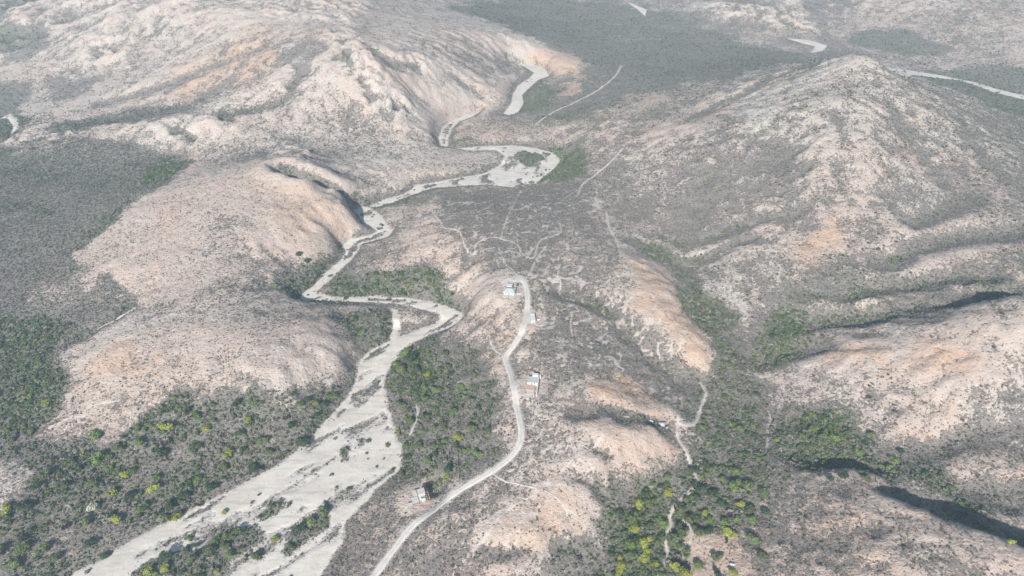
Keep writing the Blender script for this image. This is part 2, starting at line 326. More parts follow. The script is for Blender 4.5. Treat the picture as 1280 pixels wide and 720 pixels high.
# grade the road bench
zr = heights_at(blur(Z, 5), road_xy[:,0], road_xy[:,1]); _, zv = seg_dist(road_xy, GX[sl], GY[sl], list(zr))
t = np.clip((9-SD_ROAD[sl])/9, 0, 1); t = t*t*(3-2*t); Z[sl] = Z[sl]*(1-t)+zv*t
SD_TRACK = np.full(Z.shape, 20.0)
for p, w in track_xy:
    sl = near_line(p, 20); SD_TRACK[sl] = np.minimum(SD_TRACK[sl], seg_dist(p, GX[sl], GY[sl])-w)

# ------------------------------------------------------------------ the houses' building plots
# name: pixel of the plot's middle
PLOTS = {'a': (637,364), 'b': (665.5,400), 'c': (666,482), 'd': (527,622)}
plot_xy = {k: tuple(float(v[0]) for v in ground(*p)) for k, p in PLOTS.items()}
plot_z = {}
ZB = blur(Z, 3)
for k, (x, y) in plot_xy.items():
    z0 = float(heights_at(ZB, x, y)); plot_z[k] = z0
    d = np.hypot(GX-x, GY-y); t = np.clip((19-d)/8, 0, 1); Z = Z*(1-t)+z0*t

px_, py_ = (float(v[0]) for v in ground(543, 606, ZB))
qx = (GX-px_)*math.cos(.5)+(GY-py_)*math.sin(.5); qy = -(GX-px_)*math.sin(.5)+(GY-py_)*math.cos(.5)
Z -= 7.5*np.exp(-((qx/9)**2+(qy/6)**2)**1.5)  # hollow added behind the tall house to deepen and lengthen its shadow
# ------------------------------------------------------------------ what grows where: cover, greenness, soil tone
veg = np.full(Z.shape, .50); grn = np.full(Z.shape, .22); ton = np.zeros(Z.shape)
Zs = blur(Z, 2)
def paint(pts, v=None, g=None, t=None, f=14):
    f = f*1.7 if f > 4 else f
    w = lay(pts, Zs); sl = near_line(w, 3*f+25)
    qx = GX[sl]+(10+f*1.8)*fbm(GX[sl], GY[sl], 60, 5, 200, gain=.65); qy = GY[sl]+(10+f*1.8)*fbm(GX[sl], GY[sl], 60, 5, 201, gain=.65)
    m = np.clip(.5-poly_sdf(w, qx, qy)/(f*1.4), 0, 1); m = m*m*(3-2*m)
    for arr, val in ((veg, v), (grn, g), (ton, t)):
        if val is not None: arr[sl] = arr[sl]*(1-m)+val*m
# northern and western range: pale and bare
paint([(-60,60),(0,75),(60,50),(60,0),(560,-5),(640,25),(690,60),(680,78),(640,80),(650,100),(640,130),(600,138),(555,155),(545,180),(600,185),(620,200),(560,225),(510,240),(450,255),(300,205),(240,200),(90,172),(-20,190)], .30,.12,-.12, 14)
paint([(215,98),(250,75),(310,38),(390,42),(400,60),(345,85),(330,105),(270,115),(200,118)], .38,.1,.7, 14)
paint([(390,130),(400,100),(440,110),(450,150),(420,170)], .3,.1,-.1, 12)
paint([(480,120),(520,95),(560,120),(640,100),(640,130),(560,150),(545,175),(500,160)], .22,.1,.12, 12)
paint([(560,30),(620,40),(650,70),(560,80),(520,50)], .4,.15,.1, 14)
paint([(570,65),(640,78),(640,85),(590,84)], .6,.3,0, 10)
paint([(40,160),(110,148),(190,135),(240,128),(285,100),(262,122),(200,148),(140,155),(60,170)], .85,.3,0, 8)
paint([(60,100),(120,98),(110,118),(60,125)], .7,.2,0, 10)
paint([(350,45),(400,50),(400,85),(360,95),(345,75)], .55,.1,-.3, 10)
paint([(160,35),(210,30),(220,45),(180,50)], .5,.2,-.2, 10)
paint([(-60,25),(20,30),(60,50),(40,68),(-60,80)], .97,.45,0, 12)
paint([(-60,-10),(50,-10),(30,8),(-60,25)], .85,.4,0, 12)
paint([(-60,95),(20,100),(40,120),(20,170),(-60,190)], .75,.45,0, 8)
# northern plain
paint([(560,8),(640,-6),(760,2),(870,20),(930,55),(1000,68),(960,90),(880,100),(820,112),(790,140),(700,152),(672,135),(700,95),(735,95),(700,60),(645,40)], .86,.42,-.1, 14)
paint([(665,65),(700,62),(735,80),(730,100),(695,98)], .3,.15,.8, 8)
paint([(700,105),(720,102),(722,116),(700,120)], .3,.15,.6, 6)
paint([(655,120),(672,100),(700,112),(695,130),(670,142),(645,142)], .8,.9,0, 6)
paint([(672,222),(700,195),(735,195),(735,210),(700,228)], .85,.9,0, 6)
paint([(560,180),(600,172),(680,172),(710,185),(640,180)], .8,.5,0, 6)
paint([(575,145),(680,155),(770,170),(760,185),(690,175),(590,175),(565,165)], .35,.15,.25, 10)
paint([(880,0),(930,5),(935,22),(890,22),(860,10)], .4,.3,-.3, 10)
paint([(950,28),(1000,18),(1030,30),(1025,45),(960,44)], .35,.35,-.2, 8)
paint([(1030,30),(1120,-5),(1320,-5),(1320,70),(1200,75),(1120,50),(1060,45)], .38,.25,.12, 14)
paint([(1060,48),(1090,36),(1140,40),(1190,65),(1130,70),(1080,60)], .95,.45,0, 8)
paint([(1150,90),(1240,80),(1320,90),(1320,150),(1260,140),(1180,110)], .8,.6,0, 10)
# eastern mountain
paint([(760,200),(800,165),(860,130),(960,92),(1075,66),(1190,110),(1320,200),(1320,260),(1180,260),(1060,300),(940,330),(860,330),(800,260)], .50,.10,-.22, 16)
paint([(860,130),(960,100),(1000,110),(960,130),(880,160),(800,190),(790,180)], .3,.1,.1, 12)
paint([(900,130),(1000,95),(1060,72),(1020,110),(960,150),(1000,190),(980,200),(940,160)], .28,.05,-.55, 10)
paint([(780,120),(840,110),(850,125),(780,150),(730,160),(720,150)], .4,.15,.35, 8)
paint([(1140,196),(1200,190),(1200,206),(1140,212)], .35,.1,.6, 10)
paint([(1040,190),(1110,185),(1110,230),(1050,230)], .4,.1,.15, 12)
paint([(1000,230),(1110,240),(1120,300),(1060,300),(990,280)], .40,.1,.1, 14)
paint([(1180,200),(1320,200),(1320,340),(1180,330),(1130,290)], .60,.08,.05, 14)
paint([(980,290),(1030,295),(1020,335),(980,345)], .3,.1,.6, 10)
paint([(850,318),(935,297),(930,308),(858,340)], .12,.05,-.35, 5)
paint([(930,340),(1050,330),(1160,340),(1290,330),(1290,380),(1100,400),(1000,400),(940,380)], .82,.32,0, 14)
paint([(862,330),(880,345),(910,360),(935,400),(930,425),(905,395),(880,380)], .22,.2,-.35, 7)
paint([(760,270),(850,230),(900,280),(840,310),(790,300)], .42,.12,.2, 14)
paint([(800,300),(840,300),(850,330),(815,335)], .6,.8,-.5, 10)
# the green valley
paint([(845,330),(870,350),(905,400),(930,440),(1000,395),(1040,420),(1010,440),(965,455),(955,500),(980,520),(1060,515),(1110,540),(1190,590),(1250,640),(1280,660),(1270,670),(1180,630),(1120,615),(1010,600),(960,640),(965,740),(760,740),(765,660),(800,600),(850,540),(880,490),(868,440),(850,390)], .86,.52,.1, 10)
paint([(985,520),(1060,520),(1100,550),(1000,550)], .95,1.0,0, 8)
paint([(955,390),(1010,400),(1010,420),(960,430)], .9,.9,0, 8)
paint([(770,640),(830,590),(850,640),(830,740),(750,740)], .8,.9,.2, 8)
paint([(1000,580),(1130,620),(1290,692),(1290,760),(975,760),(975,640)], .60,.12,.25, 10)
paint([(1040,620),(1100,630),(1080,690),(1030,660)], .5,.08,.35, 10)
paint([(862,668),(900,660),(940,672),(952,722),(862,724)], .08,.12,.45, 4)
# eastern hill, light soil
paint([(955,470),(1040,435),(1150,415),(1290,395),(1290,545),(1180,580),(1110,535),(1040,510),(955,520)], .36,.1,0, 10)
paint([(1030,430),(1090,430),(1120,470),(1040,470)], .18,.05,.85, 10)
paint([(1130,540),(1190,515),(1210,545),(1160,560)], .15,.05,.45, 8)
paint([(1190,500),(1290,480),(1290,560),(1230,570)], .45,.1,-.3, 10)
paint([(1150,570),(1290,560),(1290,640),(1230,620)], .5,.15,.15, 10)
# left plain and lower scrub
paint([(-80,190),(90,172),(150,178),(245,200),(230,218),(180,245),(130,290),(85,318),(95,345),(140,370),(170,388),(100,430),(55,440),(95,480),(60,545),(-80,560)], .86,.27,0, 6)
paint([(170,205),(240,200),(225,222),(180,228)], .9,.75,0, 8)
paint([(60,350),(110,355),(100,385),(60,380)], .55,.2,0, 8)
paint([(-40,400),(70,400),(120,420),(60,445),(95,485),(62,545),(120,560),(180,500),(250,490),(330,488),(400,490),(440,480),(440,500),(410,530),(340,580),(260,615),(180,660),(100,705),(60,760),(-60,760)], .90,.48,0, 6)
paint([(-60,395),(60,400),(60,440),(90,490),(40,540),(-60,560)], .92,.75,0, 10)
paint([(-30,590),(30,585),(50,610),(10,640),(-30,640)], .45,.1,-.5, 6)
paint([(60,545),(110,520),(150,500),(200,495),(140,540),(90,560)], .30,.08,.1, 6)
paint([(80,630),(140,600),(200,560),(240,560),(160,640),(60,700),(20,700)], .72,.4,.1, 10)
# the round hill and the low hill
paint([(240,203),(330,200),(380,215),(450,275),(435,295),(380,318),(300,330),(250,375),(170,388),(140,345),(80,318),(130,290),(185,245)], .14,.05,.18, 5)
paint([(285,270),(320,285),(300,330),(260,345),(270,300)], .5,.1,0, 10)
paint([(260,300),(360,310),(340,345),(260,340)], .35,.1,.2, 10)
paint([(170,388),(260,375),(380,375),(440,415),(430,480),(330,488),(200,500),(110,525),(65,545),(95,480),(60,440)], .30,.08,.05, 5)
paint([(260,375),(340,372),(400,400),(330,410),(260,400)], .42,.1,-.1, 10)
paint([(100,450),(160,430),(190,445),(120,480)], .18,.05,.7, 8)
paint([(330,345),(370,318),(420,325),(378,372)], .75,.5,0, 6)
paint([(350,345),(400,338),(380,366),(340,360)], .9,.7,0, 5)
paint([(430,390),(490,385),(492,430),(450,440),(435,420)], .9,.5,0, 5)
# central spur
paint([(480,250),(540,240),(700,225),(760,265),(740,300),(760,360),(880,480),(830,510),(740,495),(700,560),(640,620),(560,740),(400,740),(500,640),(600,600),(650,500),(600,430),(580,370),(520,335),(470,320)], .62,.12,.12, 10)
paint([(545,245),(700,232),(720,290),(640,330),(560,300)], .70,.08,-.05, 10)
paint([(480,262),(540,248),(545,290),(580,330),(560,345),(500,320),(470,300)], .28,.1,.28, 8)
paint([(560,345),(600,330),(625,350),(610,410),(580,420),(575,380)], .5,.1,.2, 8)
paint([(700,270),(760,300),(720,330),(690,320)], .42,.1,.3, 8)
paint([(660,360),(720,370),(830,470),(740,490),(670,470)], .74,.16,-.05, 8)
paint([(560,420),(630,420),(640,480),(600,500),(570,460)], .5,.12,.25, 8)
paint([(775,318),(830,335),(850,380),(878,470),(862,460),(840,420),(800,380)], .08,.05,.75, 6)
paint([(700,500),(760,490),(830,510),(840,560),(740,540)], .22,.05,.5, 8)
paint([(730,545),(830,550),(820,590),(760,600),(720,580)], .32,.1,.3, 8)
paint([(730,505),(770,512),(832,533),(830,545),(770,530),(735,520)], .9,.3,0, 4)
paint([(600,640),(660,610),(740,600),(760,650),(730,700),(640,712),(590,700)], .28,.06,.28, 8)
paint([(740,580),(800,590),(780,700),(700,740),(690,720),(760,650)], .88,.35,0, 8)
paint([(480,560),(500,600),(450,740),(395,740),(440,660)], .55,.1,.4, 5)
paint([(420,352),(470,335),(555,340),(590,375),(575,388),(540,376),(480,370),(410,370)], .93,.75,0, 5)
paint([(430,240),(500,240),(510,250),(480,260),(440,250)], .8,.5,0, 5)
paint([(490,455),(535,425),(600,440),(625,500),(620,580),(560,612),(505,598),(505,540),(485,480)], .92,.42,0, 5)
paint([(488,450),(530,430),(545,470),(520,500),(490,490)], .97,1.0,0, 5)
paint([(425,60),(450,70),(475,95),(530,145),(500,150),(460,125),(430,90)], .5,.1,-.5, 8)
paint([(820,210),(900,150),(990,180),(1020,240),(960,290),(860,300),(790,260)], .64,.1,0, 14)
for pts, dep, wid in GULLY:      # bushes in gully beds; the darker cover also paints in the gullies' shade
    w = lay(pts, Zs); sl = near_line(w, 30); m = np.clip(1.3-seg_dist(w, GX[sl]+5*fbm(GX[sl], GY[sl], 30, 2, 77), GY[sl]+5*fbm(GX[sl], GY[sl], 30, 2, 78))/(wid*.5), 0, 1)*(.85 if wid < 11.5 else .35)
    veg[sl] = veg[sl]*(1-m)+.97*m; grn[sl] = grn[sl]*(1-m)+.36*m
inbed = np.clip(-FLOOR_SD/3, 0, 1); ton = ton*(1-inbed)-.9*inbed
paint([(740,478),(790,478),(820,500),(770,505),(735,500)], .12,.05,1.0, 6)
paint([(1150,430),(1230,440),(1200,480),(1140,470)], .2,.05,.8, 8)
paint([(990,290),(1040,285),(1050,310),(1000,325)], .25,.05,.9, 8)
paint([(845,425),(868,430),(872,455),(852,450)], .15,.05,1.0, 5)
paint([(640,640),(720,625),(735,670),(660,690)], .2,.05,.7, 8)
paint([(340,240),(400,235),(420,265),(360,290)], .12,.05,.6, 10)
# hollows hold more scrub, crests are stony
conc = np.clip((blur(Z, 8)-blur(Z, 1.2))/4.5, -1, 1); conc2 = np.clip((blur(Z, 3)-Z)/1.2, -1, 1)
ton -= .15; veg = veg*.86+.06; veg += .22*conc*np.clip(veg*2.5, .25, 1)+.16*conc2*np.clip(veg*2.5, .35, 1); veg += .22*fbm(GX, GY, 45, 4, 61, gain=.62); veg -= np.clip(SLOPE(Z)-.55, 0, .4)*.5
ton += .65*fbm(GX, GY, 120, 5, 71, gain=.65) ; grn += .35*fbm(GX, GY, 40, 3, 81, gain=.6)
wq = GX+4*fbm(GX, GY, 18, 2, 701); wr = GY+4*fbm(GX, GY, 18, 2, 702)
TR1 = np.abs(fbm(wq, wr, 17, 2, 711, gain=.3)); TR2 = np.abs(fbm(wq, wr, 12.5, 1, 713)+.03); TR3 = np.abs(fbm(wq, wr, 30, 2, 717, gain=.4))
TRAIL = np.minimum(np.minimum(TR1, TR2*.9), TR3*1.4)
wcen = lay([(545,240),(760,225),(800,300),(880,480),(780,600),(660,700),(430,740),(560,600),(640,520),(570,370),(470,300)], Z)
TRAIL += np.clip(.035+poly_sdf(wcen, GX, GY)/600, 0, .05)+.06*np.clip(fbm(GX, GY, 70, 3, 719)+.05, 0, 1)
near = np.minimum(SD_ROAD, SD_TRACK)
isl = np.clip(.5-island/4, 0, 1); veg = veg*(1-isl)+.75*isl; grn = grn*(1-isl)+.6*isl
veg += .30*fbm(GX, GY, 170, 4, 65, gain=.6)*np.clip(.35+np.clip((GY-700)/600, 0, 1), 0, 1)*np.clip(veg*3, 0, 1)
bare = np.clip(1-SD_RIVER/2.0, 0, 1); veg *= 1-bare*np.clip(1.25-(SD_RIVER > -2.5)*.35, 0, 1)
for k_, (x, y) in plot_xy.items():
    d = np.hypot(GX-x, GY-y); veg *= np.clip((d-8)/8, .1, 1)
veg = np.clip(veg, 0, 1); grn = np.clip(grn, 0, 1); ton = np.clip(ton, -1, 1)

# ------------------------------------------------------------------ node helpers
def mat(name):
    m = bpy.data.materials.new(name); m.use_nodes = True; t = m.node_tree; b = t.nodes['Principled BSDF']
    b.inputs['Specular IOR Level'].default_value = .15; b.inputs['Roughness'].default_value = .9
    return m, t, b
class N:
    def __init__(s, t): s.t = t
    def link(s, a, i):
        if isinstance(a, (int, float)): i.default_value = a
        elif isinstance(a, tuple): i.default_value = a if len(a) == 4 or i.type == 'VECTOR' else (*a, 1)
        else: s.t.links.new(a, i)
    def math(s, op, a, b=0.0, c=None, clamp=False):
        n = s.t.nodes.new('ShaderNodeMath'); n.operation = op; n.use_clamp = clamp
        s.link(a, n.inputs[0]); s.link(b, n.inputs[1])
        if c is not None: s.link(c, n.inputs[2])
        return n.outputs[0]
    def mix(s, f, a, b, mode='MIX'):
        n = s.t.nodes.new('ShaderNodeMix'); n.data_type = 'RGBA'; n.blend_type = mode
        s.link(f, n.inputs[0]); s.link(a, n.inputs[6]); s.link(b, n.inputs[7]); return n.outputs[2]
    def noise(s, vec, scale, detail=3, rough=.5, out=0):
        n = s.t.nodes.new('ShaderNodeTexNoise'); n.inputs['Scale'].default_value = scale; n.inputs['Detail'].default_value = detail
        n.inputs['Roughness'].default_value = rough; s.link(vec, n.inputs['Vector']); return n.outputs[out]
    def step(s, v, lo, hi):
        n = s.t.nodes.new('ShaderNodeMapRange'); n.interpolation_type = 'SMOOTHSTEP'
        s.link(v, n.inputs[0]); s.link(lo, n.inputs[1]); s.link(hi, n.inputs[2]); return n.outputs[0]
    def attr(s, name, kind='GEOMETRY', out=2):
        n = s.t.nodes.new('ShaderNodeAttribute'); n.attribute_name = name; n.attribute_type = kind; return n.outputs[out]
    def voro(s, vec, scale, feature='F1', out='Distance'):
        n = s.t.nodes.new('ShaderNodeTexVoronoi'); n.feature = feature; n.inputs['Scale'].default_value = scale; s.link(vec, n.inputs['Vector']); return n.outputs[out]
def obj_pos(t): return t.nodes.new('ShaderNodeTexCoord').outputs['Object']

# ---- ground
m_ground, t, b = mat('dry_ground'); n = N(t)
P = obj_pos(t)
warp = n.t.nodes.new('ShaderNodeVectorMath'); warp.operation = 'MULTIPLY_ADD'
n.link(n.noise(P, .16, 2, .5, 1), warp.inputs[0]); warp.inputs[1].default_value = (5, 5, 5); n.link(P, warp.inputs[2])
PW = warp.outputs[0]
flat = n.t.nodes.new('ShaderNodeVectorMath'); flat.operation = 'MULTIPLY'; n.link(PW, flat.inputs[0]); flat.inputs[1].default_value = (1, 1, .25); PF = flat.outputs[0]
V = n.attr('veg'); G = n.attr('grn'); T = n.attr('ton'); RV = n.attr('river'); RD = n.attr('road')
n_big = n.noise(P, .02, 4, .6); n_mid = n.noise(P, .09, 4, .62); n_fine = n.noise(P, .6, 4, .65)
# soil
pale = (.49, .45, .40); beige = (.47, .385, .33); orange = (.505, .35, .25)
Tn = n.math('ADD', T, n.math('MULTIPLY', n.math('SUBTRACT', n_mid, .5), 1.5))
soil = n.mix(n.math('ADD', n.math('MULTIPLY', Tn, 1.3), 1.0, clamp=True), pale, beige)
soil = n.mix(n.math('MULTIPLY', Tn, 1.1, clamp=True), soil, orange)
soil = n.mix(n.step(n_fine, .35, .75), soil, n.mix(.35, soil, (.30, .23, .19)))
soil = n.mix(n.math('MULTIPLY', n.step(n.noise(P, .25, 5, .7), .56, .68), .4), soil, (.68, .64, .60))
soil = n.mix(n.math('MULTIPLY', n.step(n.noise(PF, .12, 6, .72), .52, .66), .45), soil, (.33, .285, .26))
# scrub: ragged patches at two sizes, with cattle trails winding between clumps where it is dry
cell2 = n.t.nodes.new('ShaderNodeSeparateColor'); n.link(n.voro(PF, .5, 'F1', 'Color'), cell2.inputs[0]); cell = cell2
Vn = n.math('ADD', V, n.math('MULTIPLY', n.math('SUBTRACT', n_mid, .5), .8))
thr = n.math('ADD', .28, n.math('MULTIPLY', Vn, .40))
na_ = n.noise(PF, .33, 5, .68); nb_ = n.noise(PF, .85, 3, .6)
c1 = n.math('SUBTRACT', 1.0, n.step(n.math('SUBTRACT', na_, thr), -.035, .03))
c2 = n.math('SUBTRACT', 1.0, n.step(n.math('SUBTRACT', nb_, n.math('SUBTRACT', thr, .03)), -.03, .02))
tr = n.math('SUBTRACT', 1.0, n.step(n.math('ADD', n.attr('trail'), n.math('MULTIPLY', n.math('SUBTRACT', n_fine, .5), .06)), .022, .062))
dry = n.math('SUBTRACT', 1.0, n.step(G, .25, .6))
cover = n.math('MAXIMUM', n.math('MULTIPLY', c1, .9), n.math('MULTIPLY', c2, .75))
cover = n.math('MULTIPLY', cover, n.math('SUBTRACT', 1.0, n.math('MULTIPLY', n.math('MULTIPLY', tr, dry), .85)))
soil = n.mix(n.math('MULTIPLY', n.math('MULTIPLY', tr, dry), .5), soil, (.56, .515, .47))
gv = n.noise(P, .7, 3, .7)
grey = n.mix(n.step(gv, .3, .7), (.125, .115, .108), (.25, .222, .205)); green = n.mix(n.step(gv, .3, .7), (.058, .076, .040), (.115, .148, .07))
Gn = n.step(n.math('ADD', G, n.math('MULTIPLY', n.math('SUBTRACT', cell2.outputs[0], .5), .7)), .35, .75)
scrub = n.mix(n.math('MULTIPLY', Gn, .8), grey, green)
col = n.mix(cover, soil, scrub)
# verges
vr = n.math('SUBTRACT', 1.0, n.step(n.math('ADD', RD, n.math('MULTIPLY', n.math('SUBTRACT', n_fine, .5), 3.5)), -.5, 1.6))
col = n.mix(n.math('MULTIPLY', vr, .8), col, (.52, .475, .43))
rvm = n.math('SUBTRACT', 1.0, n.step(n.math('ADD', RV, n.math('MULTIPLY', n.math('SUBTRACT', n_fine, .5), 4)), -1.0, 1.5))
col = n.mix(rvm, col, (.56, .535, .50))
n.link(col, b.inputs['Base Color'])
bump = t.nodes.new('ShaderNodeBump'); bump.inputs['Distance'].default_value = 1.0; bump.inputs['Strength'].default_value = .8
hgt = n.math('ADD', n.math('MULTIPLY', cover, 1.0), n.math('ADD', n.math('MULTIPLY', n_fine, .9), n.math('MULTIPLY', n.noise(P, .22, 5, .65), 2.4)))
n.link(hgt, bump.inputs['Height']); n.link(bump.outputs[0], b.inputs['Normal'])

# ---- wash sand
m_sand, t, b = mat('pale_sand'); n = N(t); P = obj_pos(t)
c = n.mix(n.step(n.noise(P, .05, 4, .6), .35, .65), (.53, .49, .43), (.61, .57, .505))
c = n.mix(n.math('MULTIPLY', n.step(n.noise(P, .5, 5, .7), .52, .70), .5), c, (.42, .385, .35))
mp = t.nodes.new('ShaderNodeMapping'); mp.inputs['Rotation'].default_value = (0, 0, -fa); mp.inputs['Scale'].default_value = (.16, 1, 1); t.links.new(P, mp.inputs[0]); PS = mp.outputs[0]
c = n.mix(n.math('MULTIPLY', n.step(n.noise(PS, .22, 5, .65), .50, .68), .55), c, (.36, .32, .27))
c = n.mix(n.math('MULTIPLY', n.step(n.noise(PS, .45, 4, .6), .56, .66), .35), c, (.66, .62, .56))
sp = n.math('MULTIPLY', n.math('SUBTRACT', 1.0, n.step(n.voro(P, .35), .10, .22)), n.step(n.noise(P, .03, 3, .6), .48, .56))
c = n.mix(n.math('MULTIPLY', sp, .7), c, (.22, .21, .15)); n.link(c, b.inputs['Base Color'])
bump = t.nodes.new('ShaderNodeBump'); bump.inputs['Distance'].default_value = .5; bump.inputs['Strength'].default_value = .5
n.link(n.noise(P, .4, 5, .6), bump.inputs['Height']); n.link(bump.outputs[0], b.inputs['Normal'])
# ---- road and footpaths
m_road, t, b = mat('dirt_road'); n = N(t); P = obj_pos(t)
c = n.mix(n.step(n.noise(P, .3, 5, .65), .35, .7), (.56, .53, .49), (.46, .425, .39)); c = n.mix(n.math('MULTIPLY', n.math('SUBTRACT', 1.0, n.step(n.math('ABSOLUTE', n.attr('across')), .08, .25)), .35), c, (.36, .33, .28)); n.link(c, b.inputs['Base Color'])
m_path, t, b = mat('trodden_path'); n = N(t); P = obj_pos(t)
c = n.mix(n.step(n.noise(P, .5, 4, .65), .35, .7), (.50, .45, .405), (.40, .345, .30)); n.link(c, b.inputs['Base Color'])

# ---- foliage, tinted per plant
def foliage(name, kind):
    m, t, b = mat(name); n = N(t); b.inputs['Roughness'].default_value = .75
    tint = n.attr('tint', kind, 0) if kind == 'INSTANCER' else t.nodes.new('ShaderNodeObjectInfo').outputs['Color']
    P = obj_pos(t); k = n.noise(P, 2.2, 3, .6)
    c = n.mix(n.step(k, .30, .70), n.mix(1.0, tint, (.60, .62, .62), 'MULTIPLY'), n.mix(1.0, tint, (1.35, 1.32, 1.2), 'MULTIPLY'))
    n.link(c, b.inputs['Base Color']); return m
m_bush = foliage('scrub_foliage', 'INSTANCER'); m_leaf = foliage('tree_foliage', 'OBJECT')
m_bark, t, b = mat('grey_bark'); n = N(t); n.link(n.mix(n.noise(obj_pos(t), 3, 3), (.16, .13, .11), (.28, .25, .22)), b.inputs['Base Color'])

# ------------------------------------------------------------------ mesh helpers
def props(o, label=None, cat=None, group=None, kind=None):
    if label: o['label'] = label
    if cat: o['category'] = cat
    if group: o['group'] = group
    if kind: o['kind'] = kind
    return o
def np_mesh(name, co, quads, m, attrs=None, smooth=True):
    me = bpy.data.meshes.new(name); nv = len(co); k = quads.shape[1]; nf = len(quads)
    me.vertices.add(nv); me.vertices.foreach_set('co', np.ascontiguousarray(co, np.float32).ravel())
    me.loops.add(nf*k); me.loops.foreach_set('vertex_index', np.ascontiguousarray(quads, np.int32).ravel())
    me.polygons.add(nf); me.polygons.foreach_set('loop_start', np.arange(0, nf*k, k, dtype=np.int32))
    if smooth: me.polygons.foreach_set('use_smooth', np.ones(nf, bool))
    me.update(calc_edges=True)
    for a, v in (attrs or {}).items():
        at = me.attributes.new(a, 'FLOAT', 'POINT'); at.data.foreach_set('value', np.ascontiguousarray(v, np.float32).ravel())
    if m: me.materials.append(m)
    o = bpy.data.objects.new(name, me); COL.objects.link(o); return o

# ground sheet: survey grid in the middle, coarse rings out to the horizon
ex = np.array([-14000,-9000,-6000,-4200,-3200,-2500,-2000,-1700,-1520]); fxs = np.r_[ex, gx, -ex[::-1]]
fys = np.r_[np.array([-9000,-4000,-2000,-900,-300,-50,40]), gy, np.array([2350,2550,2900,3500,4500,6500,10000,16000])]
IX = np.clip(np.round((fxs-X0)/CELL).astype(int), 0, NX-1); IY = np.clip(np.round((fys-Y0)/CELL).astype(int), 0, NY-1)
FX, FY = np.meshgrid(fxs, fys); FZ = Z[np.ix_(IY, IX)]
outside = np.maximum(np.maximum(np.abs(FX)-1400, 0), np.maximum(FY-2250, 100-FY)); outside = np.clip(outside/1500, 0, 1)
FZ = FZ*(1-outside)+outside*(50+40*fbm(FX, FY, 1800, 3, 5))
ny, nx = FX.shape; idx = np.arange(ny*nx).reshape(ny, nx)
q = np.stack([idx[:-1,:-1], idx[:-1,1:], idx[1:,1:], idx[1:,:-1]], -1).reshape(-1, 4)
g = np_mesh('ground', np.stack([FX, FY, FZ], -1).reshape(-1, 3), q, m_ground,
    {'veg': veg[np.ix_(IY, IX)], 'grn': grn[np.ix_(IY, IX)], 'ton': ton[np.ix_(IY, IX)], 'river': SD_RIVER[np.ix_(IY, IX)], 'road': near[np.ix_(IY, IX)], 'trail': TRAIL[np.ix_(IY, IX)]})
props(g, kind='structure')

# the wash bed: a fine sheet that dips under the ground at its banks
def bed(name, sd_fn, x0, x1, y0, y1, step, m, lift=.35):
    ax = np.arange(x0, x1, step); ay = np.arange(y0, y1, step); QX, QY = np.meshgrid(ax, ay)
    s = sd_fn(QX, QY); z = heights_at(Z, QX, QY)+np.clip(-s*.25, -.25, lift)
    keep = s < 1.0; kq = keep[:-1,:-1] & keep[1:,:-1] & keep[:-1,1:] & keep[1:,1:]
    jj, ii = np.nonzero(kq); n_ = len(ax)
    qd = np.stack([jj*n_+ii, jj*n_+ii+1, (jj+1)*n_+ii+1, (jj+1)*n_+ii], -1)
    used, inv = np.unique(qd, return_inverse=True)
    co = np.stack([QX.ravel()[used], QY.ravel()[used], z.ravel()[used]], -1)
    return props(np_mesh(name, co, inv.reshape(-1, 4), m), kind='structure')
sdr = lambda x, y: heights_at(SD_RIVER, x, y)+2.0*fbm(x, y, 9, 4, 301, gain=.65)
rx = np.concatenate([[p[0] for p in w] for w in sand_world]); ry = np.concatenate([[p[1] for p in w] for w in sand_world])
bed('dry_riverbed', sdr, max(rx.min()-8, X0+5), min(rx.max()+8, X1-5), max(ry.min()-8, Y0+5), min(ry.max()+8, Y1-5), 1.25, m_sand)

def ribbon(name, line, half, m, lift):
    L = np.r_[0, np.cumsum(np.hypot(*np.diff(line, axis=0).T))]; s = np.arange(0, L[-1], 1.2)
    x = np.interp(s, L, line[:,0]); y = np.interp(s, L, line[:,1]); tx = np.gradient(x); ty = np.gradient(y); l = np.hypot(tx, ty)+1e-9
    nxv, nyv = -ty/l, tx/l; nacr = 7; u = np.linspace(-1, 1, nacr)
    wv = half*(1+.28*fbm(s, s*0, 14, 3, int(half*97)+len(line)))
    X = x[:,None]+nxv[:,None]*u*wv[:,None]; Y = y[:,None]+nyv[:,None]*u*wv[:,None]
    Zr = heights_at(Z, X, Y)+np.where(np.abs(u) > .9, -.12, lift)
    idx = np.arange(len(s)*nacr).reshape(-1, nacr); q = np.stack([idx[:-1,:-1], idx[1:,:-1], idx[1:,1:], idx[:-1,1:]], -1).reshape(-1, 4)
    return props(np_mesh(name, np.stack([X, Y, Zr], -1).reshape(-1, 3), q[:, ::-1], m, {'across': np.tile(u, len(s))}), kind='structure')
ribbon('road', road_xy, ROAD[1], m_road, .28)
for p, w in track_xy: ribbon('footpath', p, w, m_path, .22)
# turning place at the road's end
tx0, ty0 = (float(v[0]) for v in ground(645, 348))
bed('turning_circle', lambda x, y: np.hypot((x-tx0)/1.5, y-ty0)-5.0+1.2*fbm(x, y, 8, 2, 5), tx0-14, tx0+14, ty0-10, ty0+10, .8, m_road, .3)

